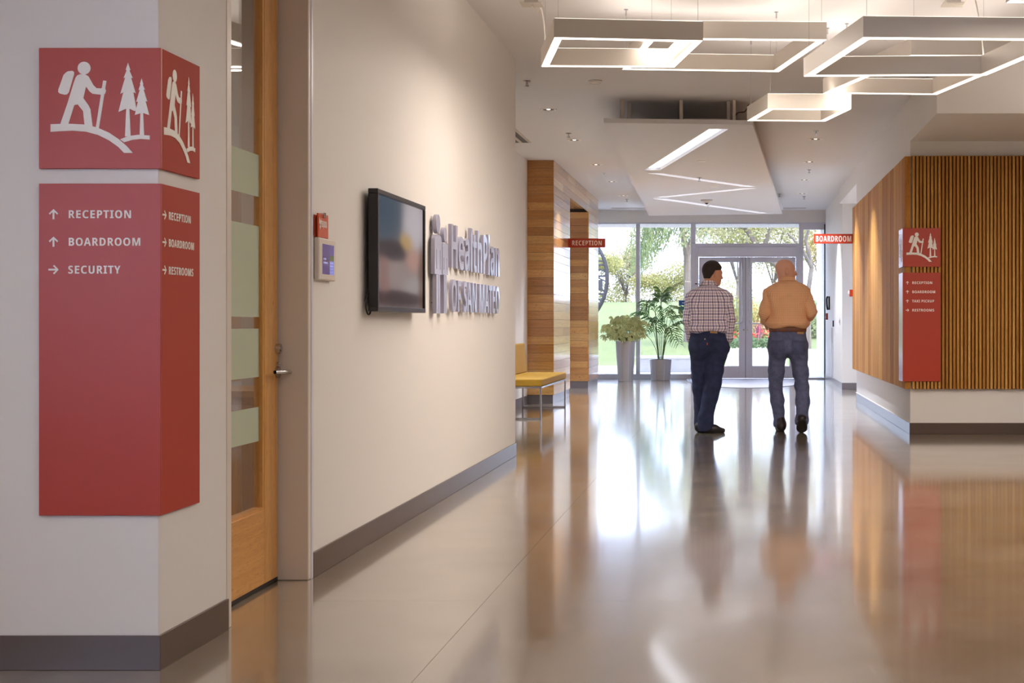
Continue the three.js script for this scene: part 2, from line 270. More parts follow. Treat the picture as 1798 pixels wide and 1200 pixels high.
// timber office door with frosted bands, set back in its metal frame
{
  const g = struct('door_3'), DX0 = -2.035, DX1 = -1.99, a = 5.5, b = 6.446, Hd = 2.74;
  mesh('frame', [rbox(-2.05, WX + .003, 0, 2.79, 5.425, 5.475, .004, 2), rbox(-2.05, WX + .003, 0, 2.79, 6.46, 6.522, .006, 2), rbox(-2.05, WX + .003, 2.745, 2.79, 5.475, 6.46, .004, 2), box(-2.05, -2.037, 0, 2.745, 6.435, 6.46)], M.frame, g);
  mesh('gap_shade', box(-2.03, -1.996, 0, 2.745, 6.4465, 6.4605), M.black, g);  // shade of the open gap, put in as a black strip
  mesh('casing', rbox(WX, WX + .006, 0, 2.8, 6.495, 6.525, .002, 1), M.aluminium, g);
  const st = (n, y0, y1, d0, d1) => mesh(n, rbox(DX0, DX1, y0, y1, d0, d1, .004, 2, y1 - y0 > d1 - d0 ? 'y' : '', rr(0, 1), rr(0, 1)), M.doorWood, g);
  st('stile', .02, Hd, a, a + .13); st('stile', .02, Hd, 6.262, b); st('rail', .02, .334, a + .13, 6.262); st('rail', 2.6, Hd, a + .13, 6.262);
  mesh('glazing_bead', [box(DX0 + .004, DX1 - .004, .334, 2.6, 6.246, 6.262, 'y'), box(DX0 + .004, DX1 - .004, .334, .346, a + .13, 6.246)], M.doorWood, g);
  mesh('pane', box(-2.015, -2.009, .346, 2.6, a + .13, 6.246), M.glass, g);
  for (const [y0, y1] of [[1.655, 1.831], [1.149, 1.531], [.8965, 1.10], [.626, .77]]) mesh('frosted_band', box(-2.0088, -2.0078, y0, y1, a + .13, 6.246), M.frost, g);
  const h = mesh('lever_handle', [rod([DX1, .91, -6.425], [DX1 + .012, .91, -6.425], .026, 24), rod([DX1, .91, -6.425], [DX1 + .058, .91, -6.425], .009), tube([[DX1 + .058, .91, -6.43], [DX1 + .06, .912, -6.41], [DX1 + .052, .914, -6.36], [DX1 + .03, .914, -6.305]], .0085, 20, 10)], M.steel, g);
  mesh('lock_cylinder', [rod([DX1, 1.012, -6.42], [DX1 + .02, 1.012, -6.42], .022, 24), rod([DX1 + .02, 1.012, -6.42], [DX1 + .024, 1.012, -6.42], .012, 16)], M.steel, g);
  mesh('thumb_turn', rod([DX1 + .012, .945, -6.425], [DX1 + .014, .952, -6.425], .012, 12), M.steel, h);
  mesh('door_sweep', box(DX0 + .005, DX1 - .005, .004, .02, a, b), M.dark, g);
}

// ---------------------------------------------------------------- wayfinding signs
const hikerShapes = (() => { // pictogram drawn in a 500 x 506 field, y down
  const sh = []; const poly = (p) => sh.push(new THREE.Shape(p.map(([x, y]) => new THREE.Vector2((x - 152) / 500, (568 - y) / 500))));
  const circ = (cx, cy, r) => poly(Array.from({ length: 28 }, (_, i) => [cx + r * Math.cos(i * Math.PI / 14), cy + r * Math.sin(i * Math.PI / 14)]));
  circ(338, 152, 26.5);
  poly([[264, 170], [272, 165], [290, 163], [297, 168], [297, 178], [276, 252], [268, 261], [258, 262], [238, 257], [232, 250], [233, 240], [254, 180]]);
  poly([[303, 192], [310, 182], [322, 177], [345, 179], [356, 186], [376, 222], [389, 235], [408, 236], [414, 230], [424, 234], [428, 246], [424, 258], [412, 263], [372, 258], [360, 248], [346, 228], [335, 276], [356, 306], [364, 322], [373, 394], [340, 389], [334, 330], [312, 302], [298, 305], [274, 382], [240, 386], [270, 298], [294, 218]]);
  poly([[416, 203], [430, 205], [398, 404], [386, 399]]);
  poly([[201, 384], [270, 382], [335, 385], [390, 397], [440, 419], [480, 446], [512, 474], [538, 503], [502, 503], [478, 478], [440, 451], [396, 429], [345, 415], [290, 411], [240, 413], [201, 416]]);
  poly([[486, 447], [520, 433], [560, 428], [607, 431], [607, 448], [570, 445], [535, 449], [502, 459]]);
  poly([[518, 130], [528, 160], [524, 162], [538, 194], [531, 192], [550, 257], [540, 252], [554, 326], [545, 330], [524, 320], [529, 433], [506, 435], [511, 320], [479, 334], [499, 252], [487, 258], [507, 190], [500, 194], [513, 160], [509, 160]]);
  poly([[574, 194], [581, 220], [578, 220], [588, 242], [582, 240], [597, 291], [590, 288], [605, 347], [580, 338], [584, 430], [566, 430], [569, 339], [546, 346], [559, 290], [552, 292], [567, 240], [561, 243], [570, 218], [567, 219]]);
  return sh;
})();
const hiker = (w, h) => mergeGeometries(hikerShapes.map((s, i) => new THREE.ExtrudeGeometry(s, { depth: .001 + i * .00015, bevelEnabled: false }))).scale(w, h, 1);
// origin of a sign: its bottom corner on the building's edge; the front panel faces +z, the side panel faces sideX
function wrapSign(name, label, category, cornerX, dFront, y0, hgt, wFront, wSide, sideX, rows) {
  const g = thing(name, label, category, [cornerX, y0, -dFront]); const t = .012, fx = sideX > 0 ? -wFront : 0;      // front spans fx .. fx + wFront
  const front = mesh('front_panel', new RoundedBoxGeometry(wFront, hgt, t, 1, .0015).translate(fx + wFront / 2, hgt / 2, -t / 2), M.red, g);
  const side = mesh('side_panel', new RoundedBoxGeometry(t, hgt, wSide - t - .0003, 1, .0015).translate(-sideX * t / 2, hgt / 2, -(wSide + t + .0003) / 2), sideX > 0 ? M.redMatte : M.redSide, g);
  const onSide = (geo) => geo.rotateY(sideX * Math.PI / 2).translate(.0003 * sideX, 0, 0);      // drawn in x (away from the camera) and y
  if (!rows) {
    mesh('pictogram', hiker(wFront, hgt).translate(fx, 0, 0), M.white, front);
    mesh('pictogram', onSide(hiker(wSide * .98, hgt).translate(sideX > 0 ? .01 - wSide * .06 : -wSide, -.006, 0)), M.white, side);
  } else for (const [fr, sd, y] of rows) {
    if (fr) { mesh('arrow', arrowGeo(.033, fr[0]).translate(fx + .048, y, 0), M.white, front); mesh('lettering', textGeo(fr[1], fr[2], .0255).translate(fx + .094, y - .0128, 0), M.white, front); }
    if (sd) { mesh('arrow', onSide(arrowGeo(.033, sd[0]).translate(.028, y, 0)), M.white, side); mesh('lettering', onSide(textGeo(sd[1], sd[2], .0255).translate(.062, y - .0128, 0)), M.white, side); }
  }
  return g;
}
const R90 = -Math.PI / 2;
wrapSign('pictogram_sign', 'red sign with white hiker and pine trees wrapped round the near white pillar', 'sign', -1.853, 4.777, 1.621, .39, .394, .348, 1);
wrapSign('directory_sign', 'tall red directory listing reception, boardroom and security on the near white pillar', 'sign', -1.853, 4.777, .501, 1.072, .394, .348, 1,
  [[[0, 'RECEPTION', .207], [R90, 'RECEPTION', .2], .973], [[0, 'BOARDROOM', .237], [R90, 'BOARDROOM', .23], .884], [[R90, 'SECURITY', .17], [R90, 'RESTROOMS', .222], .794]]);
wrapSign('pictogram_sign', 'small red hiker sign mounted on the wooden slats of the far right wall', 'sign', 1.69, 14.945, 1.696, .392, .382, .36, -1);
wrapSign('directory_sign', 'tall red directory listing taxi pickup mounted on the wooden slats', 'sign', 1.69, 14.945, .538, 1.1, .382, .36, -1,
  [[[0, 'RECEPTION', .207], null, .997], [[0, 'BOARDROOM', .237], null, .905], [[0, 'TAXI PICKUP', .225], null, .812], [[R90, 'RESTROOMS', .225], null, .72]]);
function bladeSign(label, x0, x1, y0, y1, d, text, tx, tw, cap) {
  const g = thing('blade_sign', label, 'sign', [(x0 + x1) / 2, (y0 + y1) / 2, -d]);
  mesh('panel', new RoundedBoxGeometry(x1 - x0, y1 - y0, .03, 1, .002), M.red, g);
  mesh('lettering', textGeo(text, tw, cap).translate(tx - (x1 - x0) / 2, -cap / 2, .0153), M.white, g);
}
bladeSign('red projecting RECEPTION sign beside the timber portal opening', -2.55, -1.982, 2.285, 2.424, 22.6, 'RECEPTION', .055, .465, .072);
bladeSign('red projecting BOARDROOM sign at the far end of the wood panelling', 1.146, 1.717, 2.291, 2.432, 21.6, 'BOARDROOM', .022, .53, .083);

// ---------------------------------------------------------------- things on the long left wall
{
  const g = thing('room_scheduler', 'grey wall tablet with blue screen beside the wooden door', 'tablet', [WX, 1.41, -6.685]);
  mesh('casing', new RoundedBoxGeometry(.024, .19, .272, 3, .008).translate(.013, 0, 0), M.frame, g);
  const cv = tex(64, 48, (u, v) => { const y = 1 - v; let c = [36, 44, 110]; if (u > .62) c = y > .55 ? [96, 112, 190] : y > .36 ? [34, 84, 60] : [48, 60, 130]; if (u < .6 && Math.abs(y - .47 - u * .2) < .05) c = [30, 34, 84]; if (u > .08 && u < .3 && Math.abs(y - .5) < .025 && Math.floor(u * 40) % 3) c = [170, 186, 236]; if (u > .08 && u < .46 && Math.abs(y - .62) < .03 && Math.floor(u * 40) % 3) c = [170, 186, 236]; if (u > .66 && y > .58 && Math.floor(y * 30) % 3 === 0 && u < .96) c = [150, 166, 230]; return c; });
  mesh('screen', new THREE.PlaneGeometry(.19, .135).rotateY(Math.PI / 2).translate(.0254, 0, -.008), std({ color: 0x000000, roughness: .15, emissive: 0xffffff, emissiveMap: cv, emissiveIntensity: .45 }), g);
  const s = thing('room_name_sign', 'orange room sign with white lettering above the wall tablet', 'sign', [WX, 1.558, -6.628]);
  const pl = mesh('plate', new RoundedBoxGeometry(.008, .106, .158, 1, .002).translate(.018, 0, 0), std({ color: rgb(214, 82, 22), roughness: .35 }), s);
  mesh('back_plate', new RoundedBoxGeometry(.006, .098, .15, 1, .002).translate(.006, -.004, .012), std({ color: rgb(190, 60, 20), roughness: .4 }), s);
  mesh('clip', [rod([.004, .052, -.004], [.03, .052, -.004], .007, 14), new RoundedBoxGeometry(.006, .024, .026, 1, .002).translate(.026, .048, -.004)], M.steel, s);
  mesh('lettering', textGeo('SEQUOIA', .088, .028, .001).rotateY(Math.PI / 2).translate(.0222, -.006, .036), M.white, pl);
  const lf = (x, y, a) => extrude([[0, -.014], [.006, -.006], [.007, .004], [0, .016], [-.005, .004], [-.005, -.006]], .001).rotateZ(a).translate(x, y, 0);
  mesh('leaf_mark', [lf(-.006, .008, .2), lf(.006, .004, -.5), lf(0, -.006, .1)].map((q) => q.rotateY(Math.PI / 2).scale(1, 1.3, 1.3).translate(.0222, .006, .056)), M.white, pl);
}
{
  const g = thing('wall_television', 'black wall-mounted television showing a blurred picture', 'television', [-1.79, 1.4915, -7.99]); const w = 1.142, h = .618;
  const lx = (x) => x;                                    // x out of the wall, z towards the camera
  mesh('bezel', [[h / 2 - .012, .024, 0, w], [-h / 2 + .013, .026, 0, w]].map(([y, t, z, l]) => new RoundedBoxGeometry(.05, t, l, 1, .003).translate(-.025, y, z)).concat([w / 2 - .013, -w / 2 + .013].map((z) => new RoundedBoxGeometry(.05, h - .0495, .026, 1, .003).translate(-.025, 0, z))), M.black, g);
  mesh('back_cover', [new RoundedBoxGeometry(.03, h - .02, w - .02, 1, .006).translate(-.036, 0, 0), new RoundedBoxGeometry(.016, h - .16, w - .2, 2, .006).translate(-.052, 0, 0)], M.black, g);
  const bl = [[.12, .86, .4, .3, [58, 76, 92]], [.8, .82, .3, .3, [188, 180, 184]], [.3, .52, .34, .1, [50, 40, 40]], [.62, .62, .16, .1, [176, 140, 84]], [.78, .46, .2, .14, [172, 128, 112]], [.45, .3, .5, .14, [140, 122, 116]], [.8, .22, .3, .1, [150, 140, 134]], [.15, .28, .12, .2, [132, 96, 88]], [.4, .08, .6, .07, [56, 38, 34]], [.95, .3, .1, .3, [110, 90, 80]]];
  const cv = tex(128, 72, (u, v) => { let c = [110, 98, 96], W0 = .12; c = c.map((q) => q * W0); for (const [x, y, sx, sy, k] of bl) { const q = Math.exp(-(((u - x) / sx) ** 2 + ((v - y) / sy) ** 2) * 2.6) * 2; W0 += q; for (let i = 0; i < 3; i++) c[i] += k[i] * q; } return c.map((q) => q / W0); });
  mesh('screen', new THREE.PlaneGeometry(w - .05, h - .05).rotateY(Math.PI / 2).translate(-.012, .001, 0), phys({ color: 0x050505, roughness: .22, emissive: 0xffffff, specularIntensity: .02, emissiveMap: cv, emissiveIntensity: .42 }), g);
  mesh('wall_bracket', new RoundedBoxGeometry(.022, .3, .5, 1, .004).translate(-.066, 0, 0), M.dark, g);
  mesh('cable', tube([[-.05, -.2, w / 2 - .01], [-.052, -.24, w / 2 + .02], [-.055, -.29, w / 2 + .022], [-.05, -.322, w / 2 + .004], [-.045, -.318, w / 2 - .02], [-.045, -.28, w / 2 - .05]], .0045, 30, 6), M.black, g);
}
{
  const g = thing('logo_lettering', 'raised silver wall lettering reading Health Plan of San Mateo with two figures', 'wall sign', [WX + .02, 0, -8.98]);
  const put = (geo, x, y) => geo.translate(x, y, 0).rotateY(Math.PI / 2);                       // x runs along the wall, away from the camera
  const ext = (shapes) => new THREE.ExtrudeGeometry(shapes, { depth: .022, bevelEnabled: true, bevelThickness: .0015, bevelSize: .0015, bevelSegments: 1, curveSegments: 8 });
  const hole = (x0, x1, y0, y1) => { const p = new THREE.Path(); p.moveTo(x0, y0); p.lineTo(x0, y1); p.lineTo(x1, y1); p.lineTo(x1, y0); p.closePath(); return p; };
  const figure = (x, w, top, shirt, foot, hc, hr) => {
    const f = mesh('figure', (() => {
      const b = new THREE.Shape(); const r = w * .3; b.moveTo(x, shirt); b.lineTo(x, top - r); b.quadraticCurveTo(x, top, x + r, top); b.lineTo(x + w - r, top); b.quadraticCurveTo(x + w, top, x + w, top - r); b.lineTo(x + w, shirt); b.closePath();
      b.holes.push(hole(x + w * .22, x + w * .27, shirt + .03, top - .09), hole(x + w * .73, x + w * .78, shirt + .03, top - .09));
      const l = (a, c) => { const s = new THREE.Shape(); s.moveTo(a, foot); s.lineTo(a, shirt - .004); s.lineTo(c, shirt - .004); s.lineTo(c, foot); s.closePath(); return s; };
      return put(ext([b, l(x + w * .24, x + w * .47), l(x + w * .53, x + w * .76)]), 0, 0);
    })(), M.letter, g);
    mesh('figure_head', put(ext([new THREE.Shape(Array.from({ length: 32 }, (_, i) => new THREE.Vector2(x + w / 2 + hr * Math.cos(i * Math.PI / 16), hc + hr * Math.sin(i * Math.PI / 16))))]), 0, 0), M.letter, f);
  };
  figure(.0, .215, 1.665, 1.425, 1.185, 1.733, .058); figure(.24, .175, 1.625, 1.43, 1.187, 1.679, .046);
  const line = (str, x, y, w, cap, tr) => { for (const { shapes, x0, kx, ky, ch } of glyphs(str, w, cap, tr)) mesh('letter', put(new THREE.ExtrudeGeometry(shapes, { depth: .022, bevelEnabled: false, curveSegments: 6 }).translate(x0, 0, 0).scale(kx, ky, 1), x, y), M.letter, g); };
  line('HealthPlan', .5, 1.483, 2.0, .28, -.02); line('OF SAN MATEO', .53, 1.2, 1.96, .205, .0);
  for (let i = 0; i < 14; i++) mesh('standoff', rod([-.02, 1.25 + (i % 2) * .3, -.1 - i * .18], [0, 1.25 + (i % 2) * .3, -.1 - i * .18], .004, 8), M.steel, g);
}
// ---------------------------------------------------------------- bench in the recess
{
  const g = thing('bench', 'mustard yellow upholstered bench on a slim chrome frame beside the timber portal', 'bench', [-2.56, 0, -18.55]); const L = 1.25;
  const cushion = (n, x0, x1, y0, y1, z0, z1, lean = 0) => { const geo = new RoundedBoxGeometry(x1 - x0, y1 - y0, z1 - z0, 4, .018); if (lean) geo.rotateZ(lean); return mesh(n, uvm(geo.translate((x0 + x1) / 2, (y0 + y1) / 2, (z0 + z1) / 2)), M.yellow, g); };
  cushion('seat', -.28, .3, .385, .475, -L, L); cushion('backrest', -.325, -.235, .47, .86, -L + .01, L - .01, .1);
  const q = .02; mesh('frame', [bar([.285, .375, -L + .01], [.285, .375, L - .01], q, q), bar([-.28, .375, -L + .01], [-.28, .375, L - .01], q, q), bar([-.28, .375, L - .01], [.285, .375, L - .01], q, q), bar([-.28, .375, -L + .01], [.285, .375, -L + .01], q, q), bar([-.28, .375, 0], [.285, .375, 0], q, q)], M.steel, g);
  for (const x of [-.28, .285]) for (const z of [-L + .01, L - .01]) mesh('leg', bar([x, 0, z], [x, .375, z], q, q), M.steel, g);
  for (const z of [-L + .01, L - .01]) mesh('stretcher', bar([-.28, .011, z], [.285, .011, z], q, q), M.steel, g);
}
// ---------------------------------------------------------------- pendant lights
function areaLight(parent, w, h, pos, dir, color, intensity, spin) {
  const l = new THREE.RectAreaLight(color, intensity, w, h); l.position.set(...pos); l.lookAt(pos[0] + dir[0], pos[1] + dir[1], pos[2] + dir[2]); if (spin) l.rotateZ(spin); parent.add(l); return l;
}
function pendant(label, Y, c, cordTo) {                    // c: four outer corners [x, depth], anticlockwise from the near left
  const cx = (c[0][0] + c[2][0]) / 2, cd = (c[0][1] + c[2][1]) / 2, g = thing('pendant_light', label, 'pendant light', [cx, Y, -cd], 0, 'suspended square frame lights'), w = .052, h = .115;
  const P = c.map(([x, d]) => new THREE.Vector2(x - cx, d - cd)), n = 4, edge = (i) => P[(i + 1) % n].clone().sub(P[i]).normalize();
  const inset = (k) => P.map((p, i) => { const a = edge(i), b = edge((i + n - 1) % n).negate(), s = Math.abs(a.x * b.y - a.y * b.x); return p.clone().add(a.clone().add(b).multiplyScalar(k / s)); });
  const outer = P, inner = inset(w), o2 = inset(.004), i2 = inset(w - .004), area = (p) => p.reduce((s, q, i) => s + q.x * p[(i + 1) % 4].y - q.y * p[(i + 1) % 4].x, 0);
  const prism = (A, B, i, y0, y1) => { const j = (i + 1) % n; return new THREE.ExtrudeGeometry(new THREE.Shape([A[i], A[j], B[j], B[i]]), { depth: y1 - y0, bevelEnabled: false }).rotateX(-Math.PI / 2).translate(0, y0, 0); };
  for (let i = 0; i < n; i++) {
    const r = mesh('rail', prism(outer, inner, i, .0025, h - .002), M.pendant, g); mesh('diffuser', prism(o2, i2, i, 0, .003), M.warmGlow, r); mesh('top_diffuser', prism(o2, i2, i, h - .003, h), M.warmGlow, r);
    const a = outer[i].clone().add(inner[i]).multiplyScalar(.5), b = outer[(i + 1) % n].clone().add(inner[(i + 1) % n]).multiplyScalar(.5), m = a.clone().add(b).multiplyScalar(.5), e = b.clone().sub(a), L = e.length();
    for (const [y, s, k] of [[-.004, -1, PENDANT_DOWN], [h + .004, 1, PENDANT_UP]]) { const l = new THREE.RectAreaLight(WARM, k, L, w - .01); l.position.set(m.x, y, -m.y); const up = V(e.x, 0, -e.y).normalize(), z = V(0, -s, 0), y2 = new THREE.Vector3().crossVectors(z, up); l.quaternion.setFromRotationMatrix(new THREE.Matrix4().makeBasis(up, y2, z)); g.add(l); }
    const q = inset(w / 2)[i], top = NEAR_CEIL - Y; mesh('wire', rod([q.x, h, -q.y], [q.x, top - .02, -q.y], .0012, 5), M.steel, g); mesh('ceiling_pin', [rod([q.x, top - .045, -q.y], [q.x, top, -q.y], .006, 8), rod([q.x, top - .004, -q.y], [q.x, top, -q.y], .016, 12)], M.steel, g);
  }
  if (cordTo) { const [bx, bd, k] = cordTo, q = inset(w / 2)[k], x = bx - cx, z = -(bd - cd), top = NEAR_CEIL - Y; mesh('cord', tube([[x, top - .05, z], [lerp(x, q.x, .35), top - .14, lerp(z, -q.y, .35)], [lerp(x, q.x, .7), top - .17, lerp(z, -q.y, .7)], [lerp(x, q.x, .95), h + .12, lerp(z, -q.y, .95)], [q.x, h, -q.y]], .005, 30, 6), M.cord, g); mesh('junction_box', [new RoundedBoxGeometry(.1, .04, .1, 1, .004).translate(x, top - .02, z), new RoundedBoxGeometry(.15, .008, .15, 1, .002).translate(x, top - .044, z)], M.pendant, g); }
  return g;
}
pendant('square pendant light frame nearest the white wall with a looped white cord', 2.785, [[-1.053, 8.606], [-.188, 8.703], [-.394, 9.62], [-1.259, 9.592]], [-1.40, 10.2, 3]);
pendant('large pendant light frame just behind and above the leftmost one', 2.936, [[-.553, 9.404], [.585, 9.458], [.316, 10.673], [-.81, 10.582]]);
pendant('largest pendant light frame running out of the top right of the picture', 2.63, [[.674, 7.801], [1.792, 7.855], [1.527, 9.005], [.417, 9.044]], [1.5, 10.2, 2]);
pendant('pendant light frame partly hidden behind the largest frame', 2.87, [[1.146, 9.64], [1.936, 9.66], [1.54, 11.313], [.666, 11.248]]);
pendant('smallest pendant light frame hanging lowest in front of the dropped ceiling panel', 2.72, [[0.241, 11.008], [0.865, 11.034], [0.714, 11.705], [0.092, 11.675]]);
pendant('pendant light frame with only one corner showing at the top right', 2.72, [[1.442, 6.831], [2.132, 6.853], [1.987, 7.389], [1.349, 7.382]]);
pendant('added pendant light frame over the lobby to the right, outside the picture', 2.8, [[3.1, 9.4], [4.3, 9.45], [4.05, 10.65], [2.85, 10.6]]);  // lamp added out of view to brighten the right side
pendant('added pendant light frame over the lobby behind the viewer', 2.8, [[.6, -1.6], [1.8, -1.55], [1.55, -.35], [.35, -.4]]);  // unseen lamp, added to light surfaces that face the viewer
pendant('added pendant light frame over the lobby just ahead of the viewer, above the picture', 2.8, [[.1, 2.2], [1.3, 2.25], [1.05, 3.45], [-.15, 3.4]]);  // added lamp above the view, lights the pillar front
pendant('added pendant light frame over the right of the lobby ahead, outside the picture', 2.8, [[3.2, 2.6], [4.4, 2.65], [4.15, 3.85], [2.95, 3.8]]);  // another unseen lamp, added as fill for the lobby
pendant('added pendant light frame facing the slatted wall on the right, outside the picture', 2.75, [[2.7, 11.3], [3.9, 11.35], [3.65, 12.55], [2.45, 12.5]]);  // added unseen lamp that brightens the slatted wall and its red signs
pendant('added pendant light frame near the left lobby window, outside the picture', 2.8, [[-2.9, .6], [-1.7, .65], [-1.95, 1.85], [-3.15, 1.8]]);  // lamp out of view, added to light the pillar and its signs
// ---------------------------------------------------------------- dropped ceiling panel with its zigzag of light slots
{
  const g = thing('ceiling_cloud', 'dropped white ceiling panel with a zigzag of light slots hung over the corridor', 'ceiling panel'), Y = 3.155, Yt = 3.2;
  const C = [[-1.33, 14.97], [.18, 15.12], [.87, 27.41], [-1.628, 27.85]];
  const S = [[[-.275, 15.46], [-.07, 15.46], [-.995, 19.6], [-1.205, 19.6]], [[-1.173, 20.0], [-.985, 20.0], [.321, 21.99], [.127, 21.99]], [[.127, 22.2], [.325, 22.2], [-1.12, 23.83], [-1.33, 23.83]], [[-1.34, 24.03], [-1.13, 24.03], [.63, 27.25], [.43, 27.25]]];
  const sh = new THREE.Shape(C.map(([x, d]) => new THREE.Vector2(x, d))); for (const s of S) sh.holes.push(new THREE.Path(s.map(([x, d]) => new THREE.Vector2(x, d))));
  mesh('panel', new THREE.ExtrudeGeometry(sh, { depth: Yt - Y, bevelEnabled: false }).rotateX(-Math.PI / 2).translate(0, Y, 0), M.ceiling, g);
  for (const s of S) {
    const q = s.map(([x, d]) => new THREE.Vector2(x, d)), a = q[0].clone().add(q[1]).multiplyScalar(.5), b = q[2].clone().add(q[3]).multiplyScalar(.5), e = b.clone().sub(a), L = e.length(), wx = .1 * Math.abs(e.y) / L;
    const slot = mesh('slot_housing', new THREE.ExtrudeGeometry(new THREE.Shape(q), { depth: .006, bevelEnabled: false }).rotateX(-Math.PI / 2).translate(0, Yt, 0), M.white, g);
    const k = (u, t) => q[0].clone().lerp(q[3], t).lerp(q[1].clone().lerp(q[2], t), u), lens = [k(.28, .004), k(.72, .004), k(.72, .996), k(.28, .996)];
    mesh('lens', new THREE.ExtrudeGeometry(new THREE.Shape(lens), { depth: .006, bevelEnabled: false }).rotateX(-Math.PI / 2).translate(0, Yt - .02, 0), M.coolGlow, slot);
    for (const [u0, u1] of [[.02, .28], [.72, .98]]) mesh('glowing_flank', new THREE.ExtrudeGeometry(new THREE.Shape([k(u0, .004), k(u1, .004), k(u1, .996), k(u0, .996)]), { depth: .004, bevelEnabled: false }).rotateX(-Math.PI / 2).translate(0, Yt - .012, 0), M.flankGlow, slot);  // slot reflectors, not lenses: lamp light on them put in as glow
    const m = a.clone().add(b).multiplyScalar(.5), l = new THREE.RectAreaLight(COOL, SLOT, L * .99, wx); l.position.set(m.x, Yt - .024, -m.y); const up = V(e.x, 0, -e.y).normalize(), z = V(0, 1, 0); l.quaternion.setFromRotationMatrix(new THREE.Matrix4().makeBasis(up, new THREE.Vector3().crossVectors(z, up), z)); g.add(l);
  }
  const stud = (x, d) => [box(x, x + .004, Yt, FAR_CEIL, d, d + .09), box(x, x + .035, Yt, FAR_CEIL, d, d + .004), box(x, x + .035, Yt, FAR_CEIL, d + .086, d + .09)];
  for (const [x, d] of [[-1.18, 15.2], [-1.12, 15.35], [-.575, 15.2], [-.09, 15.3], [-.03, 15.2]]) mesh('hanger_stud', stud(x, d), M.frame, g);
  mesh('cross_channel', [box(-1.1, 0, Yt + .002, Yt + .04, 17.6, 17.63), box(-1.1, 0, FAR_CEIL - .05, FAR_CEIL, 17.6, 17.63)], M.frame, g);
  mesh('ballast_box', rbox(-.53, -.09, Yt, Yt + .035, 15.25, 15.4, .003, 1), M.pendant, g);
  mesh('wiring', tube([[-.02, 3.21, -15.25], [.02, 3.3, -15.3], [.1, 3.33, -15.4], [.14, FAR_CEIL, -15.5]], .006, 20, 6), M.dark, g);
  for (const [x, d] of [[-.42, 18.5], [-.3, 21.9]]) mesh('sensor_disc', rod([x, Y - .006, -d], [x, Y, -d], .06, 24), M.white, g);
}
function sprinkler(label, x, d, y) {
  const g = thing('sprinkler', label, 'sprinkler', [x, y, -d], 0, 'ceiling sprinkler heads');
  mesh('escutcheon', lathe([[.001, -.004], [.03, -.006], [.036, 0], [.001, 0]], 0, 0, 20), M.steel, g); mesh('body', [rod([0, -.03, 0], [0, 0, 0], .009, 10), rod([-.012, -.045, 0], [-.006, -.028, 0], .003, 6), rod([.012, -.045, 0], [.006, -.028, 0], .003, 6)], M.steel, g); mesh('deflector', lathe([[.001, -.05], [.02, -.05], [.02, -.047], [.001, -.046]], 0, 0, 16), M.steel, g); return g;
}
[[-1.97, 14.0, 'leftmost and nearest of the ceiling sprinklers, beyond the white wall'], [-2.01, 17.85, 'ceiling sprinkler beside the second recessed light on the left'], [-2.0, 22.6, 'ceiling sprinkler between the third and fourth recessed lights over the timber portal'], [-2.0, 27.3, 'farthest ceiling sprinkler on the left near the glass front'], [.963, 17.64, 'ceiling sprinkler just in front of the nearest recessed light on the right'], [1.1, 22.07, 'ceiling sprinkler between the second and third recessed lights on the right'], [1.24, 26.7, 'farthest ceiling sprinkler on the right near the glass front'], [.78, 26.2, 'small ceiling sprinkler beside the far right corner of the dropped panel']].forEach(([x, d, l]) => sprinkler(l, x, d, FAR_CEIL));
[[-.5, 20.6, 'sprinkler on the dropped panel in front of the second light slot'], [-.47, 25.4, 'sprinkler on the dropped panel beside the last light slot']].forEach(([x, d, l]) => sprinkler(l, x, d, 3.155));
{ const g = thing('ceiling_detector', 'round grey detector on the far part of the dropped ceiling panel', 'detector', [-.47, 3.155, -24.3]); mesh('housing', lathe([[.001, -.05], [.04, -.05], [.055, -.03], [.085, -.025], [.1, 0], [.001, 0]], 0, 0, 28), M.frame, g); mesh('lens', lathe([[.001, -.075], [.02, -.07], [.03, -.05], [.001, -.05]], 0, 0, 18), M.black, g); }
{ const g = thing('smoke_detector', 'flat white smoke detector on the ceiling beyond the first pendant light', 'detector', [-1.325, FAR_CEIL, -14]); mesh('housing', lathe([[.001, -.022], [.05, -.02], [.062, -.012], [.066, 0], [.001, 0]], 0, 0, 28), M.white, g); mesh('vent_ring', lathe([[.052, -.0225], [.056, -.019], [.05, -.0195]], 0, 0, 28), M.frame, g); }
function downlight(label, x, d) {
  const g = thing('recessed_downlight', label, 'ceiling light', [x, FAR_CEIL, -d], 0, 'recessed round ceiling lights');
  mesh('trim_ring', lathe([[.062, -.001], [.066, -.007], [.086, -.006], [.09, 0], [.062, 0]], 0, 0, 32), M.white, g);
  mesh('reflector', lathe([[.062, -.004], [.046, -.001], [.03, -.0005], [.001, -.0004]], 0, 0, 28), M.dark, g);
  const b = mesh('lamp', lathe([[.001, -.006], [.018, -.005], [.022, -.0006]], 0, 0, 20), M.warmGlow, g);
  const s = new THREE.SpotLight(COOL, DOWNLIGHT, 0, .75, .6); s.position.set(0, -.02, 0); s.target.position.set(0, -3, 0); s.shadow.radius = 2; s.castShadow = true; g.add(s, s.target);
}
[[-2, 15.86, 'nearest recessed round light on the left side of the corridor ceiling'], [-2.01, 18.5, 'second recessed round light on the left, in front of the timber portal'], [-2.01, 21.36, 'third recessed round light on the left, over the near end of the portal'], [-1.995, 23.9, 'fourth recessed round light on the left, over the portal opening'], [-2, 26.5, 'farthest recessed round light on the left, near the glass front'], [.998, 18.4, 'nearest recessed round light on the right, below the smallest pendant frame'], [1.05, 20.98, 'second recessed round light on the right side of the corridor ceiling'], [1.1, 23.6, 'third recessed round light on the right side of the corridor ceiling'], [1.18, 26.1, 'farthest recessed round light on the right side of the corridor ceiling']].forEach(([x, d, l]) => downlight(l, x, d));
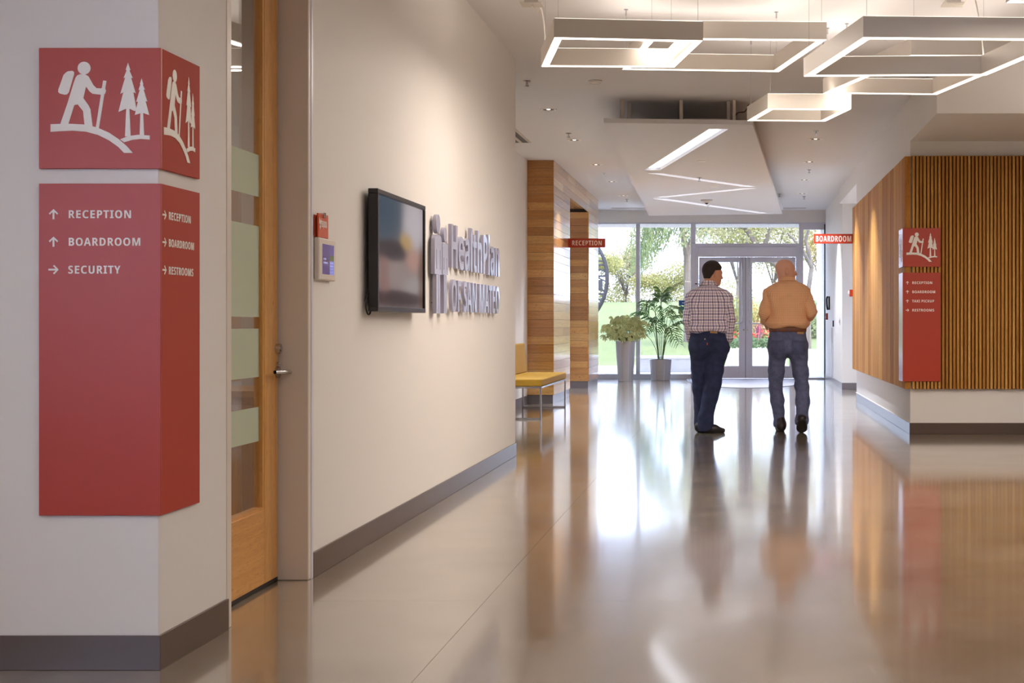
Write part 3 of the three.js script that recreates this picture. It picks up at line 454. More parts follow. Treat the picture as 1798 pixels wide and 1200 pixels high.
function slotVent(label, x0, x1, d0, d1, across) {
  const g = thing('slot_diffuser', label, 'air vent', [(x0 + x1) / 2, FAR_CEIL, -(d0 + d1) / 2]); const w = x1 - x0, l = d1 - d0;
  const b = (a, c, e, f, y0 = -.008) => new THREE.BoxGeometry(c - a, -y0, f - e).translate((a + c) / 2, y0 / 2, (e + f) / 2);
  mesh('frame', across ? [b(-w / 2, w / 2, -l / 2, -l / 2 + .015), b(-w / 2, w / 2, l / 2 - .015, l / 2), b(-w / 2, w / 2, -.008, .008)] : [b(-w / 2, -w / 2 + .03, -l / 2, l / 2), b(w / 2 - .03, w / 2, -l / 2, l / 2), b(-.02, .02, -l / 2, l / 2), b(-w / 2, w / 2, -l / 2, -l / 2 + .02)], M.pendant, g);
  mesh('slot', across ? [b(-w / 2, w / 2, -l / 2 + .015, l / 2 - .015, -.002)] : [b(-w / 2 + .03, -.02, -l / 2 + .02, l / 2, -.002), b(.02, w / 2 - .03, -l / 2 + .02, l / 2, -.002)], M.black, g);
}
slotVent('long two-slot ceiling vent above the yellow bench recess', -2.84, -2.585, 14, 18.75);
slotVent('dark slot vent in the far ceiling left of the dropped panel', -2.45, -1.6, 29.3, 29.42, true); slotVent('dark slot vent in the far ceiling right of the dropped panel', .95, 1.4, 29.3, 29.42, true);
// ---------------------------------------------------------------- small wall devices and the entrance mat
const device = (name, label, cat, x, y, d, build) => { const g = thing(name, label, cat, [x, y, -d]); build(g); return g; };
const rb = (w, h, d, r = .003) => new RoundedBoxGeometry(w, h, d, 1, r);
device('fire_strobe', 'small red and white alarm strobe at the far edge of the wood panelling', 'alarm', 1.717, 1.57, 21.63, (g) => { mesh('housing', rb(.05, .1, .07).translate(-.025, 0, 0), M.red, g); mesh('lens', rb(.02, .05, .05, .008).translate(-.055, .01, 0), M.white, g); });
device('wall_handset', 'tall black handset unit on the white wall beside the entrance', 'intercom', 1.825, 1.52, 28.57, (g) => { mesh('bracket', rb(.03, .26, .1).translate(-.015, 0, 0), M.black, g); mesh('handset', tube([[-.04, .13, 0], [-.06, .08, 0], [-.055, -.06, 0], [-.04, -.13, 0]], .018, 16, 8), M.black, g); });
device('fire_alarm_pull', 'dark red fire alarm pull box on the white wall by the glass corner', 'alarm', 1.825, 1.265, 29.2, (g) => { mesh('box', rb(.04, .13, .09).translate(-.02, 0, 0), M.red, g); mesh('pull_bar', rb(.012, .02, .07).translate(-.044, -.01, 0), M.white, g); });
device('card_reader', 'black card reader on the white wall above the recessed grey panel', 'card reader', 1.825, 1.125, 27.4, (g) => { mesh('reader', rb(.025, .115, .08).translate(-.012, 0, 0), M.black, g); mesh('indicator', rb(.004, .006, .03, .001).translate(-.025, .04, 0), M.frame, g); });
device('switch_plate', 'grey switch plate nearest the corner of the white entrance wall', 'switch', 1.825, 1.16, 25.8, (g) => { mesh('plate', rb(.008, .12, .08).translate(-.004, 0, 0), M.frame, g); mesh('rocker', rb(.008, .05, .03, .002).translate(-.01, 0, 0), M.metalBase, g); });
device('wall_panel', 'tall narrow grey panel low on the white entrance wall', 'panel', 1.825, .58, 27.75, (g) => { mesh('panel', rb(.012, .94, .34).translate(-.006, 0, 0), M.metalBase, g); mesh('panel_lip', rb(.016, .94, .02).translate(-.008, 0, .18), M.aluminium, g); });
device('door_button', 'small black door operator button on the entrance door frame', 'button', -.79, 1.93, 29.94, (g) => { mesh('plate', rb(.12, .03, .008).translate(0, 0, .004), M.aluminium, g); mesh('button', rb(.05, .02, .008).translate(0, 0, .01), M.black, g); });
device('window_sticker', 'upper blue notice stuck on the glass left of the entrance doors', 'sticker', -1.06, 1.545, 30.01, (g) => { mesh('film', rb(.17, .1, .002, .0005), std({ color: rgb(40, 84, 160), roughness: .5 }), g); mesh('print', rb(.08, .012, .001, .0003).translate(.02, .0, .0014), M.white, g); });
device('window_sticker', 'lower blue and green notice stuck on the glass left of the entrance doors', 'sticker', -1.06, 1.4, 30.01, (g) => { mesh('film', rb(.19, .14, .002, .0005), std({ color: rgb(36, 96, 150), roughness: .5 }), g); mesh('print', [rb(.05, .09, .001, .0003).rotateZ(.6).translate(-.02, 0, .0014)], std({ color: rgb(60, 130, 90), roughness: .5 }), g); });
{
  const g = thing('entrance_mat', 'pale grey mat with a curved front edge before the glass doors', 'mat', [.242, 0, -29.88]); const arc = (k) => { const p = new THREE.Shape(); p.moveTo(-1.15 - k, 0); p.bezierCurveTo(-1.1 - k, -5.4 - k * 1.5, 1.1 + k, -5.4 - k * 1.5, 1.15 + k, 0); p.closePath(); return p; };
  mesh('pile', new THREE.ExtrudeGeometry(arc(0), { depth: .006, bevelEnabled: false }).rotateX(-Math.PI / 2), std({ color: rgb(186, 182, 190), roughness: .6 }), g);
  mesh('edging', new THREE.ExtrudeGeometry(arc(.07), { depth: .004, bevelEnabled: false }).rotateX(-Math.PI / 2), std({ color: rgb(70, 66, 72), roughness: .5 }), g);
}
// ---------------------------------------------------------------- office behind the timber door
{
  const g = thing('credenza', 'low wooden cabinet with two doors inside the office behind the glazed door', 'cabinet', [-3.3, 0, -7.6]);
  mesh('carcass', uvm(new RoundedBoxGeometry(2.4, .755, .55, 1, .003).translate(0, .3775, 0), 'y'), M.doorWood, g);
  for (let k = 0; k < 4; k++) { const dr = mesh('door', uvm(rb(.59, .68, .02).translate(-.9 + k * .6, .38, .285), 'y', k * .3, k * .2), M.doorWood, g); mesh('handle', rod([-.9 + k * .6 + .2, .56, .31], [-.9 + k * .6 + .2, .68, .31], .006, 8), M.steel, dr); }
  mesh('worktop', uvm(new RoundedBoxGeometry(2.45, .035, .6, 1, .004).translate(0, .773, .01)), M.doorWood, g);
  const p = thing('paper_stack', 'small stack of white paper on the office cabinet', 'paper', [-2.75, .791, -7.45]); mesh('sheets', rb(.3, .025, .21, .002).translate(0, .0125, 0), M.white, p); mesh('top_sheet', rb(.297, .002, .21, .0005).rotateY(.08).translate(0, .027, 0), M.white, p);
}
{
  const g = thing('added_office_light', 'added unseen ceiling light brightening the office behind the glazed door', 'ceiling light', [-3.6, 2.9, -7.2]);  // unseen lamp, added to brighten the room behind the door glass
  mesh('housing', [rb(.62, .05, .62).translate(0, .03, 0), rod([0, .05, 0], [0, .5, 0], .01, 8)], M.pendant, g); mesh('diffuser', rb(.58, .006, .58, .002), M.warmGlow, g);
  const l = new THREE.RectAreaLight(WARM, 5, .56, .56); l.position.set(0, -.006, 0); l.lookAt(0, -5, 0); l.rotation.set(-Math.PI / 2, 0, 0); g.add(l);
}

// ---------------------------------------------------------------- outside
{
  const s = struct('exterior'); mesh('soffit', rbox(-9, 2.6, 3.2, 3.75, 30.14, 32, .01, 1), M.exterior, s); mesh('wing_wall', rbox(1.83, 2.3, 0, 3.2, 30.14, 33.3, .006, 1), M.exterior, s); mesh('facade', [box(-9, -2.92, 0, 3.7, 30.1, 30.2), box(1.825, 9, 0, 3.7, 30.1, 30.2)], M.exterior, s);
  const gr = struct('ground'); mesh('gravel', [box(-40, -6, -.3, -.02, -8, 38), box(8, 40, -.3, -.02, -8, 38), box(3.6, 8, -.3, -.02, 30.1, 38), box(-6, 3.6, -.3, -.1, 30.1, 38)], M.paving, gr);
  const p = struct('pavement'); for (let x = -12; x < 12; x += 1.5) for (let d = 30.14; d < 38; d += 1.57) mesh('paving_slab', box(x + .004, x + 1.496, -.1, 0, d + .004, d + 1.566), M.paving, p);
  const g = new THREE.PlaneGeometry(160, 110, 64, 60).rotateX(-Math.PI / 2).translate(0, 0, -38.2 - 55), a = g.attributes.position;
  for (let i = 0; i < a.count; i++) { const x = a.getX(i), d = -a.getZ(i); a.setY(i, -.02 + 2.45 * sstep(39, 82, d + x * .05) + .12 * Math.sin(x * .13 + d * .07) * sstep(42, 60, d)); }
  g.computeVertexNormals(); const lawn = struct('lawn'); mesh('turf', uvm(g), M.grass, lawn);
}
const lawnY = (x, d) => -.02 + 2.45 * sstep(39, 82, d + x * .05) + .12 * Math.sin(x * .13 + d * .07) * sstep(42, 60, d);
function planterWall(label, x0, x1, h, d0, d1) { const g = thing('planter_wall', label, 'planter wall', [(x0 + x1) / 2, 0, -(d0 + d1) / 2]); mesh('wall_body', new RoundedBoxGeometry(x1 - x0, h - .04, d1 - d0, 1, .01).translate(0, (h - .04) / 2, 0), M.exterior, g); mesh('coping', new RoundedBoxGeometry(x1 - x0 + .04, .06, d1 - d0 + .04, 1, .01).translate(0, h - .03, 0), M.cream, g); return g; }
planterWall('long low white wall on the pavement behind the two potted plants', -2.3, -.34, .37, 34.4, 35);
planterWall('white planter wall holding the red flowers outside the doors', -.22, 1.25, .52, 36, 37.4);
planterWall('low white wall stub outside beside the right-hand glass pane', 1.62, 2.6, .5, 35.4, 36.2);
{
  const g = thing('lattice_sculpture', 'dark blue-grey curved metal lattice standing on the lawn at the left edge', 'sculpture', [-5.1, 0, -46]); const m = std({ color: rgb(38, 38, 46), roughness: .7 });
  const R = 1.62, cx = -.52, cy = 2.55, pt = (a, r = R, z = 0) => [cx + r * Math.cos(a), cy + r * Math.sin(a) * 1.05, z];
  const arc = (r, z) => tube(Array.from({ length: 25 }, (_, i) => pt(-1.5 + i * .125, r, z)), .045, 60, 6);
  mesh('outer_hoop', [arc(R, 0), arc(R, -.5)], m, g); mesh('inner_hoop', arc(R - .32, 0), m, g);
  for (let i = 0; i < 16; i++) mesh('strut', bar(pt(-1.4 + i * .19, R), pt(-1.3 + i * .19, R - .34), .05, .05), m, g);
  for (const y of [1.75, 2.05, 2.6, 2.95, 3.3]) mesh('rail', bar([cx - 1.5, y, 0], [cx + Math.sqrt(Math.max(.1, R * R - ((y - cy) / 1.05) ** 2)), y, 0], .06, .06), m, g);
  mesh('panel', [rb(1.6, .34, .04).translate(cx + .7, 2.32, 0), rb(1.5, .2, .04).translate(cx + .6, 2.75, 0)], m, g);
  for (const [a, b] of [[[.1, 3.0], [.75, 3.9]], [[.75, 2.9], [.2, 3.8]], [[.3, 2.1], [1.0, 3.2]]]) mesh('brace', bar([cx + a[0], a[1], .02], [cx + b[0], b[1], .02], .07, .05), m, g);
  mesh('mast', bar([cx - .3, 0, 0], [cx - .3, 3.9, 0], .14, .14), m, g);
}
// trees: a branching trunk and a crown of many small leaves
const leafCard = (() => { const g = new THREE.BufferGeometry(); g.setAttribute('position', new THREE.Float32BufferAttribute([-.5, 0, 0, 0, .22, .08, .5, 0, 0, 0, -.22, .08], 3)); g.setIndex([0, 3, 1, 1, 3, 2]); g.computeVertexNormals(); return g; })();
const leafMat = phys({ color: 0xffffff, roughness: .9, transmission: .4, thickness: 0, side: THREE.DoubleSide });
function foliage(parent, pts, size, cols, droop) {
  const im = new THREE.InstancedMesh(leafCard, leafMat, pts.length), m = new THREE.Matrix4(), q = new THREE.Quaternion(), e = new THREE.Euler(), c = new THREE.Color();
  pts.forEach((p, i) => { if (droop) e.set(rr(-.3, .3), rr(0, 6.3), -1.57 + rr(-.35, .35), 'YXZ'); else e.set(rr(-1, 1), rr(0, 6.3), rr(-1, 1)); q.setFromEuler(e); const s = size * rr(.6, 1.3); m.compose(p, q, V(s, s * (droop ? .7 : 1.5), s)); im.setMatrixAt(i, m); const [a, b] = cols, t = rnd(); im.setColorAt(i, c.setRGB(lerp(a[0], b[0], t), lerp(a[1], b[1], t), lerp(a[2], b[2], t))); });
  im.name = 'foliage'; im.userData.kind = 'stuff'; im.castShadow = im.receiveShadow = true; parent.add(im); return im;
}
const GREEN = [[.21, .21, .06], [.37, .34, .12]], GREY_GREEN = [[.24, .23, .11], [.39, .35, .17]], YELLOW = [[.34, .28, .09], [.50, .40, .15]], BLUE_GREEN = [[.13, .18, .07], [.27, .31, .13]];
function tree(name, label, x, d, y0, hTrunk, rx, ry, n, size, cols, lean = 0) {
  hTrunk += y0 - lawnY(x, d); const g = thing(name, label, 'tree', [x, lawnY(x, d), -d]), tips = [], parts = [], lim = hTrunk + ry * 1.9;
  parts.push(rod([0, -.3, 0], [lean * .4, hTrunk, 0], .08, 8, .055));
  for (let i = 0; i < 11; i++) { const a = i * 2.4 + rr(-.3, .3), r = rx * rr(.35, .85), y = hTrunk + ry * rr(.5, 1.7), k = [lean * .4 + r * Math.cos(a) * .4, lerp(hTrunk, y, .55), r * Math.sin(a) * .4], t = [lean + r * Math.cos(a), y, r * Math.sin(a)]; parts.push(rod([lean * .35, hTrunk * .92, 0], k, .04, 6, .025), rod(k, t, .025, 5, .01)); tips.push(t); for (let j = 0; j < 3; j++) tips.push([t[0] + rr(-.5, .5) * rx * .6, Math.min(lim, t[1] + rr(-.35, .45) * ry), t[2] + rr(-.5, .5) * rx * .6]); }
  mesh('trunk', parts, M.bark, g); const pts = [];
  for (let i = 0; i < n; i++) { const t = tips[i % tips.length], a = rr(0, 6.3), u = rr(-1, 1), r = Math.cbrt(rnd()) * rx * .38, s = Math.sqrt(1 - u * u); pts.push(V(t[0] + r * s * Math.cos(a), t[1] + r * u * ry / rx * .9, t[2] + r * s * Math.sin(a))); }
  foliage(g, pts, size, cols); return g;
}
{
  const g = thing('willow_tree', 'weeping willow with hanging green branches seen through the second pane', 'tree', [-1.95, .95, -52]); const pts = [], br = [rod([.3, -1, 0], [.26, 2.6, 0], .17, 10, .13), rod([.26, 2.5, 0], [-.1, 4.6, .1], .12, 8, .06), rod([.26, 2.5, 0], [.8, 4.6, -.2], .1, 8, .05)];
  for (let i = 0; i < 60; i++) {
    const a = i * 2.4, r = .2 + 1.15 * Math.sqrt((i + .5) / 60), x = -.1 + r * Math.cos(a), z = r * Math.sin(a), y = 4.75 - r * r * .5, L = rr(.7, 2.0) * (x < -.6 ? 1.1 : .7);
    br.push(rod([-.1, 4.3, 0], [x * .6, y + .1, z * .6], .04, 5, .02), rod([x * .6, y + .1, z * .6], [x, y, z], .02, 4, .01));
    for (let s = 0; s < 3; s++) { const sx = x + rr(-.25, .25), sz = z + rr(-.25, .25), n = Math.round(L * 44); for (let k = 0; k < n; k++) { const t = k / n; pts.push(V(sx - t * t * .28 + rr(-.07, .07), y - t * L + rr(-.05, .05), sz + rr(-.07, .07))); } }
  }
  mesh('trunk', br, M.bark, g); foliage(g, pts, .12, BLUE_GREEN, true);
}
tree('leafy_tree', 'bushy grey-green tree between the lattice sculpture and the first mullion', -6.35, 86, 2.4, .25, 1.2, 1.3, 7500, .095, GREY_GREEN);
tree('leafy_tree', 'pale tree low on the lawn behind the palm fronds', -4.1, 84, 2.35, .2, 2.0, .95, 7000, .11, GREEN);
tree('leafy_tree', 'taller thin tree far behind the first pane, left of the mullion', -5.6, 84, 2.4, 1.2, 1.1, 1.7, 2600, .12, GREY_GREEN);
tree('leafy_tree', 'dense low tree on the lawn edge at the far left of the view outside', -7.6, 78, 2.3, .5, 1.6, 1.0, 3600, .14, GREEN);
tree('leafy_tree', 'light green tree seen through the left entrance door', .1, 58, 1.6, 1.2, 1.5, 1.6, 8500, .1, GREEN);
tree('leafy_tree', 'grey-green tree seen through the right entrance door', 1.6, 62, 1.8, 1.0, 1.5, 1.5, 7000, .1, GREY_GREEN);
tree('leafy_tree', 'yellowing tree seen through the narrow right-hand pane', 3.5, 60, 1.7, 1.0, 1.15, 2.0, 8000, .095, YELLOW);
{
  const g = thing('gnarled_tree', 'large tree with thick forking grey branches above the entrance doors', 'tree', [2.05, .6, -47]); const B = [];
  const limb = (p, r0, r1) => { for (let i = 0; i + 1 < p.length; i++) B.push(rod(p[i], p[i + 1], lerp(r0, r1, i / (p.length - 1)), 9, lerp(r0, r1, (i + 1) / (p.length - 1)))); };
  limb([[.25, -1, 0], [.2, 1.1, 0], [-.35, 2.1, 0], [-1.2, 2.75, .1], [-1.7, 3.5, .2], [-1.95, 4.4, .1]], .15, .06); limb([[-1.2, 2.75, .1], [-1.0, 3.4, .3], [-.55, 4.3, .3]], .09, .04); limb([[.2, 1.1, 0], [.38, 2.3, -.1], [.2, 3.2, -.2], [.5, 4.4, 0]], .09, .04); limb([[.38, 2.3, -.1], [.05, 2.9, .2], [-.4, 3.4, .2]], .07, .03); limb([[-1.7, 3.5, .2], [-2.3, 3.8, 0], [-3.0, 3.75, 0], [-3.3, 3.4, 0]], .06, .02); limb([[-1.95, 4.3, .1], [-2.6, 4.6, .1]], .05, .02);
  mesh('trunk', B, M.bark, g); const pts = []; for (let i = 0; i < 6500; i++) { const k = i % 60, a = perm[k * 3] * 5 - 3.9, y = 3.35 + perm[k * 3 + 1] * 1.5, z = perm[k * 3 + 2] * 3 - 1.5; const r = Math.cbrt(rnd()) * .5, t = rr(0, 6.3), u = rr(-1, 1); pts.push(V(a + r * Math.cos(t), y + r * u * .8, z + r * Math.sin(t))); }
  foliage(g, pts, .1, GREY_GREEN);
}
function hedge(label, x, d, y0, w, h, n, cols) { const g = thing('hedge_shrub', label, 'shrub', [x, lawnY(x, d), -d]), st = []; for (let i = 0; i < 7; i++) st.push(rod([0, -.15, 0], [rr(-.3, .3) * w, h * rr(.4, .7), rr(-.3, .3)], .03, 5, .012)); mesh('stem', st, M.bark, g); const pts = []; for (let i = 0; i < n; i++) { const a = rr(0, 6.3), u = rr(0, 1), r = Math.pow(rnd(), .35); pts.push(V(r * Math.cos(a) * Math.sqrt(1 - u * u * .8) * w / 2, r * u * h + .05, r * Math.sin(a) * Math.sqrt(1 - u * u * .8) * w * .35)); } foliage(g, pts, .12, cols); }
hedge('round green shrub outside behind the plaid-shirted man', -.3, 50, 1.0, 2.2, 1.7, 2600, GREEN); hedge('round shrub outside between the two door leaves', .9, 52, 1.1, 2.2, 1.5, 2600, YELLOW); hedge('blue-green shrub outside beside the orange-shirted man', 2.4, 54, 1.2, 1.9, 1.5, 2600, BLUE_GREEN); hedge('wide shrub on the hill crest at the far left', -8.6, 86, 2.45, 5, 1.3, 2600, GREEN); hedge('wide shrub on the hill crest behind the first mullion', -5.2, 90, 2.5, 6, 1.5, 3000, GREY_GREEN); hedge('wide shrub on the hill crest behind the willow', -1.6, 90, 2.5, 6, 1.6, 3000, GREEN);
// flower bed in the planter
{
  const blade = (len, w, out) => { const g = new THREE.BufferGeometry(), p = [], ix = []; for (let i = 0; i <= 6; i++) { const t = i / 6, ww = w * (1 - t) * (.5 + t), y = len * (t - .25 * t * t * out), x = len * out * t * t * .7; p.push(x, y, -ww, x + .004, y, 0, x, y, ww); if (i < 6) { const k = i * 3; ix.push(k, k + 1, k + 3, k + 1, k + 4, k + 3, k + 1, k + 2, k + 4, k + 2, k + 5, k + 4); } } g.setAttribute('position', new THREE.Float32BufferAttribute(p, 3)); g.setIndex(ix); g.computeVertexNormals(); return g; };
  const mats = [rgb(170, 60, 90), rgb(120, 44, 76), rgb(200, 110, 120), rgb(96, 60, 90)].map((c) => phys({ color: c, roughness: .7, side: THREE.DoubleSide, transmission: .3, thickness: 0 }));
  const cd = thing('spiky_plant', 'spiky purple-red leaved plant in the planter outside the right door', 'plant', [.58, .53, -37.0]);
  for (let i = 0; i < 34; i++) { const b = mesh('leaf', blade(rr(.5, .85), .022, rr(.1, .7)), mats[i % 4], cd); b.rotation.y = i * 2.4; }
  const petal = lathe([[.001, 0], [.02, .004], [.038, .016], [.03, .024], [.001, .012]], 0, 0, 10), pm = std({ color: rgb(226, 44, 30), roughness: .6 }), stemM = std({ color: rgb(70, 110, 50), roughness: .8 });
  [[-.1, 'clump of red geraniums in the planter seen through the left door'], [.42, 'clump of red geraniums at the foot of the spiky plant outside'], [.9, 'clump of red geraniums at the right end of the planter outside']].forEach(([x, l]) => {
    const g = thing('flowering_plant', l, 'flowers', [x, .53, -36.22], 0, 'red flowers in the planter'), pts = []; for (let i = 0; i < 520; i++) { const a = rr(0, 6.3), r = Math.sqrt(rnd()) * .27; pts.push(V(r * Math.cos(a), rr(0, .26) * (1.1 - r), r * Math.sin(a))); }
    foliage(g, pts, .06, [[.08, .15, .06], [.17, .25, .11]]); for (let i = 0; i < 9; i++) { const a = i * 2.4, r = .06 + .024 * i, h = rr(.24, .42), s = mesh('stem', rod([r * .5 * Math.cos(a), 0, r * .5 * Math.sin(a)], [r * Math.cos(a), h, r * Math.sin(a)], .004, 5), stemM, g); for (let k = 0; k < 2; k++) mesh('blossom', petal.clone().scale(.8, .8, .8).rotateX(rr(-.6, .9)).translate(r * Math.cos(a) + rr(-.03, .03), h + rr(-.02, .02), r * Math.sin(a) + rr(-.03, .03)), pm, s); }
  });
}
// ---------------------------------------------------------------- the two potted plants by the glass
{
  const g = thing('potted_shrub', 'variegated leafy shrub in a tall tapering grey planter by the glass', 'potted plant', [-2.13, 0, -28.75]);
  mesh('planter', lathe([[.001, 0], [.143, 0], [.147, .006], [.196, .785], [.194, .792], [.182, .792], [.178, .74], [.001, .74]], 0, 0, 48), M.pot, g); mesh('soil', lathe([[.001, .76], [.1, .755], [.179, .745]], 0, 0, 24), M.soil, g);
  const leaf = (() => { const p = [], c = [], ix = [], N = 6; for (let i = 0; i <= N; i++) { const t = i / N, w = .019 * Math.sin(Math.PI * Math.pow(t, .8)) + .001, y = -.03 * t * t, x = .1 * t; for (const [k, e] of [[-1, 1], [-.5, .35], [0, 0], [.5, .35], [1, 1]]) { p.push(x, y + Math.abs(k) * .005, k * w); const cr = e > .3 || ((i * 7 + k * 4) & 3) === 0 ? [.92, .90, .52] : [.26, .42, .13]; c.push(...cr); } if (i < N) for (let k = 0; k < 4; k++) { const q = i * 5 + k; ix.push(q, q + 1, q + 5, q + 1, q + 6, q + 5); } } const b = new THREE.BufferGeometry(); b.setAttribute('position', new THREE.Float32BufferAttribute(p, 3)); b.setAttribute('color', new THREE.Float32BufferAttribute(c, 3)); b.setIndex(ix); b.computeVertexNormals(); return b; })();
  const clusters = [0, 1, 2].map((v) => { const L = []; for (let i = 0; i < 8; i++) { const l = leaf.clone().scale(rr(.8, 1.15), 1, rr(.85, 1.1)).rotateZ(-.35 - rr(0, .5)).rotateY(i * .785 + rr(-.15, .15) + v); L.push(l); } return mergeGeometries(L); });
  const lm = phys({ vertexColors: true, roughness: .95, side: THREE.DoubleSide, transmission: .5, thickness: 0 }), stems = [];
  for (let i = 0; i < 170; i++) { const a = i * 2.39996, t = (i + .5) / 170, u = 1 - 1.75 * t, r = Math.sqrt(Math.max(.02, 1 - u * u * .8)) * rr(.55, 1.12), x = r * .4 * Math.cos(a) * (1 + .12 * Math.sin(a * 3)), z = r * .3 * Math.sin(a), y = 1.03 + u * .24 + rr(-.04, .04); const m = mesh('leaf_cluster', clusters[i % 3], lm, g); m.position.set(x, y, z); m.rotation.set(z * 1.6 + rr(-.3, .3), rr(0, 6.3), -x * 1.6 + rr(-.3, .3)); const sc = rr(.75, 1.1); m.scale.set(sc, sc, sc); if (i % 3 === 0) stems.push(tube([[x * .12, .75, z * .12], [x * .5, .88, z * .5], [x, y, z]], .004, 8, 5)); }
  mesh('stem', stems, std({ color: rgb(110, 120, 60), roughness: .8 }), g);
}
{
  const g = thing('potted_palm', 'palm with arching feathered fronds in a squat grey planter by the glass', 'potted plant', [-1.48, 0, -29.35]);
  mesh('planter', lathe([[.001, 0], [.182, 0], [.186, .006], [.226, .412], [.224, .418], [.21, .418], [.206, .37], [.001, .37]], 0, 0, 48), M.pot, g); mesh('soil', lathe([[.001, .39], [.12, .385], [.207, .375]], 0, 0, 24), M.soil, g);
  const fm = [rgb(96, 130, 70), rgb(116, 148, 80), rgb(142, 164, 96), rgb(84, 118, 72)].map((c) => phys({ color: c, roughness: .9, side: THREE.DoubleSide, transmission: .35, thickness: 0 }));
  const F = [[-2.9, .58, 1.30, .62], [-2.5, .40, 1.46, .5], [3.05, .62, .92, .78], [2.6, .34, 1.52, .4], [.15, .62, 1.12, .85], [-.35, .55, 1.24, .6], [.5, .5, 1.42, .5], [1.5, .28, 1.66, .3], [-1.3, .34, 1.42, .5], [.95, .42, 1.05, .7], [-.9, .5, .98, .8], [2.1, .45, 1.2, .6], [-1.9, .36, 1.18, .6], [1.2, .12, 1.74, .22], [.0, .2, 1.3, .4]];
  F.forEach(([az, out, top, dr], i) => {
    const c = Math.cos(az), s = Math.sin(az), P = [[.04 * c, .38, .04 * s], [.10 * c, .38 + (top - .38) * .45, .10 * s], [out * .42 * c, top * .97 - .02, out * .42 * s], [out * .78 * c, top, out * .78 * s], [out * 1.12 * c, top - dr * .32, out * 1.12 * s]];
    const cur = new THREE.CatmullRomCurve3(P.map((p) => V(...p))), geos = [new THREE.TubeGeometry(cur, 30, .0055, 5).toNonIndexed()]; geos[0].deleteAttribute('uv');
    const N = 13; for (let k = 0; k < N; k++) for (const sd of [-1, 1]) {
      const t = .46 + .54 * k / (N - 1), p = cur.getPoint(t), tan = cur.getTangent(t), side = new THREE.Vector3().crossVectors(tan, V(0, 1, 0)).normalize().multiplyScalar(sd), len = .30 * Math.sin(Math.PI * (.22 + .7 * k / N)) * rr(.85, 1.1) + .04;
      const dir = side.clone().multiplyScalar(.78).add(tan.clone().multiplyScalar(.62)).add(V(0, .28, 0)).normalize(), q = p.clone().addScaledVector(dir, len * .5), e = p.clone().addScaledVector(dir, len).add(V(0, -len * (.28 + dr * .3), 0)), wv = tan.clone().multiplyScalar(.019);
      const a = p, b1 = q.clone().add(wv), b2 = q.clone().sub(wv), A = [a.x, a.y, a.z], B1 = [b1.x, b1.y, b1.z], B2 = [b2.x, b2.y, b2.z], E = [e.x, e.y, e.z], bg = new THREE.BufferGeometry(); bg.setAttribute('position', new THREE.Float32BufferAttribute([...A, ...B2, ...B1, ...B1, ...B2, ...E], 3)); bg.computeVertexNormals(); geos.push(bg);
    }
    mesh('frond', mergeGeometries(geos), fm[i % 4], g);
  });
}

// ---------------------------------------------------------------- people: smooth fields meshed by surface nets
const rc = (a, b, ra, rb = ra, k = .03) => { const dx = b[0] - a[0], dy = b[1] - a[1], dz = b[2] - a[2], l2 = dx * dx + dy * dy + dz * dz + 1e-12; return { k, f: (x, y, z) => { const px = x - a[0], py = y - a[1], pz = z - a[2], t = Math.min(1, Math.max(0, (px * dx + py * dy + pz * dz) / l2)), qx = px - t * dx, qy = py - t * dy, qz = pz - t * dz; return Math.sqrt(qx * qx + qy * qy + qz * qz) - (ra + (rb - ra) * t); } }; };
const el = (c, r, k = .03) => ({ k, f: (x, y, z) => { const px = (x - c[0]) / r[0], py = (y - c[1]) / r[1], pz = (z - c[2]) / r[2], k0 = Math.sqrt(px * px + py * py + pz * pz), qx = px / r[0], qy = py / r[1], qz = pz / r[2], k1 = Math.sqrt(qx * qx + qy * qy + qz * qz); return k1 < 1e-9 ? -Math.min(...r) : k0 * (k0 - 1) / k1; } });
const smin = (a, b, k) => { const h = Math.max(k - Math.abs(a - b), 0) / k; return Math.min(a, b) - h * h * k * .25; };
const smax = (a, b, k) => -smin(-a, -b, k);
const field = (list) => (x, y, z) => { let d = 9; for (const p of list) d = smin(d, p.f(x, y, z), p.k); return d; };
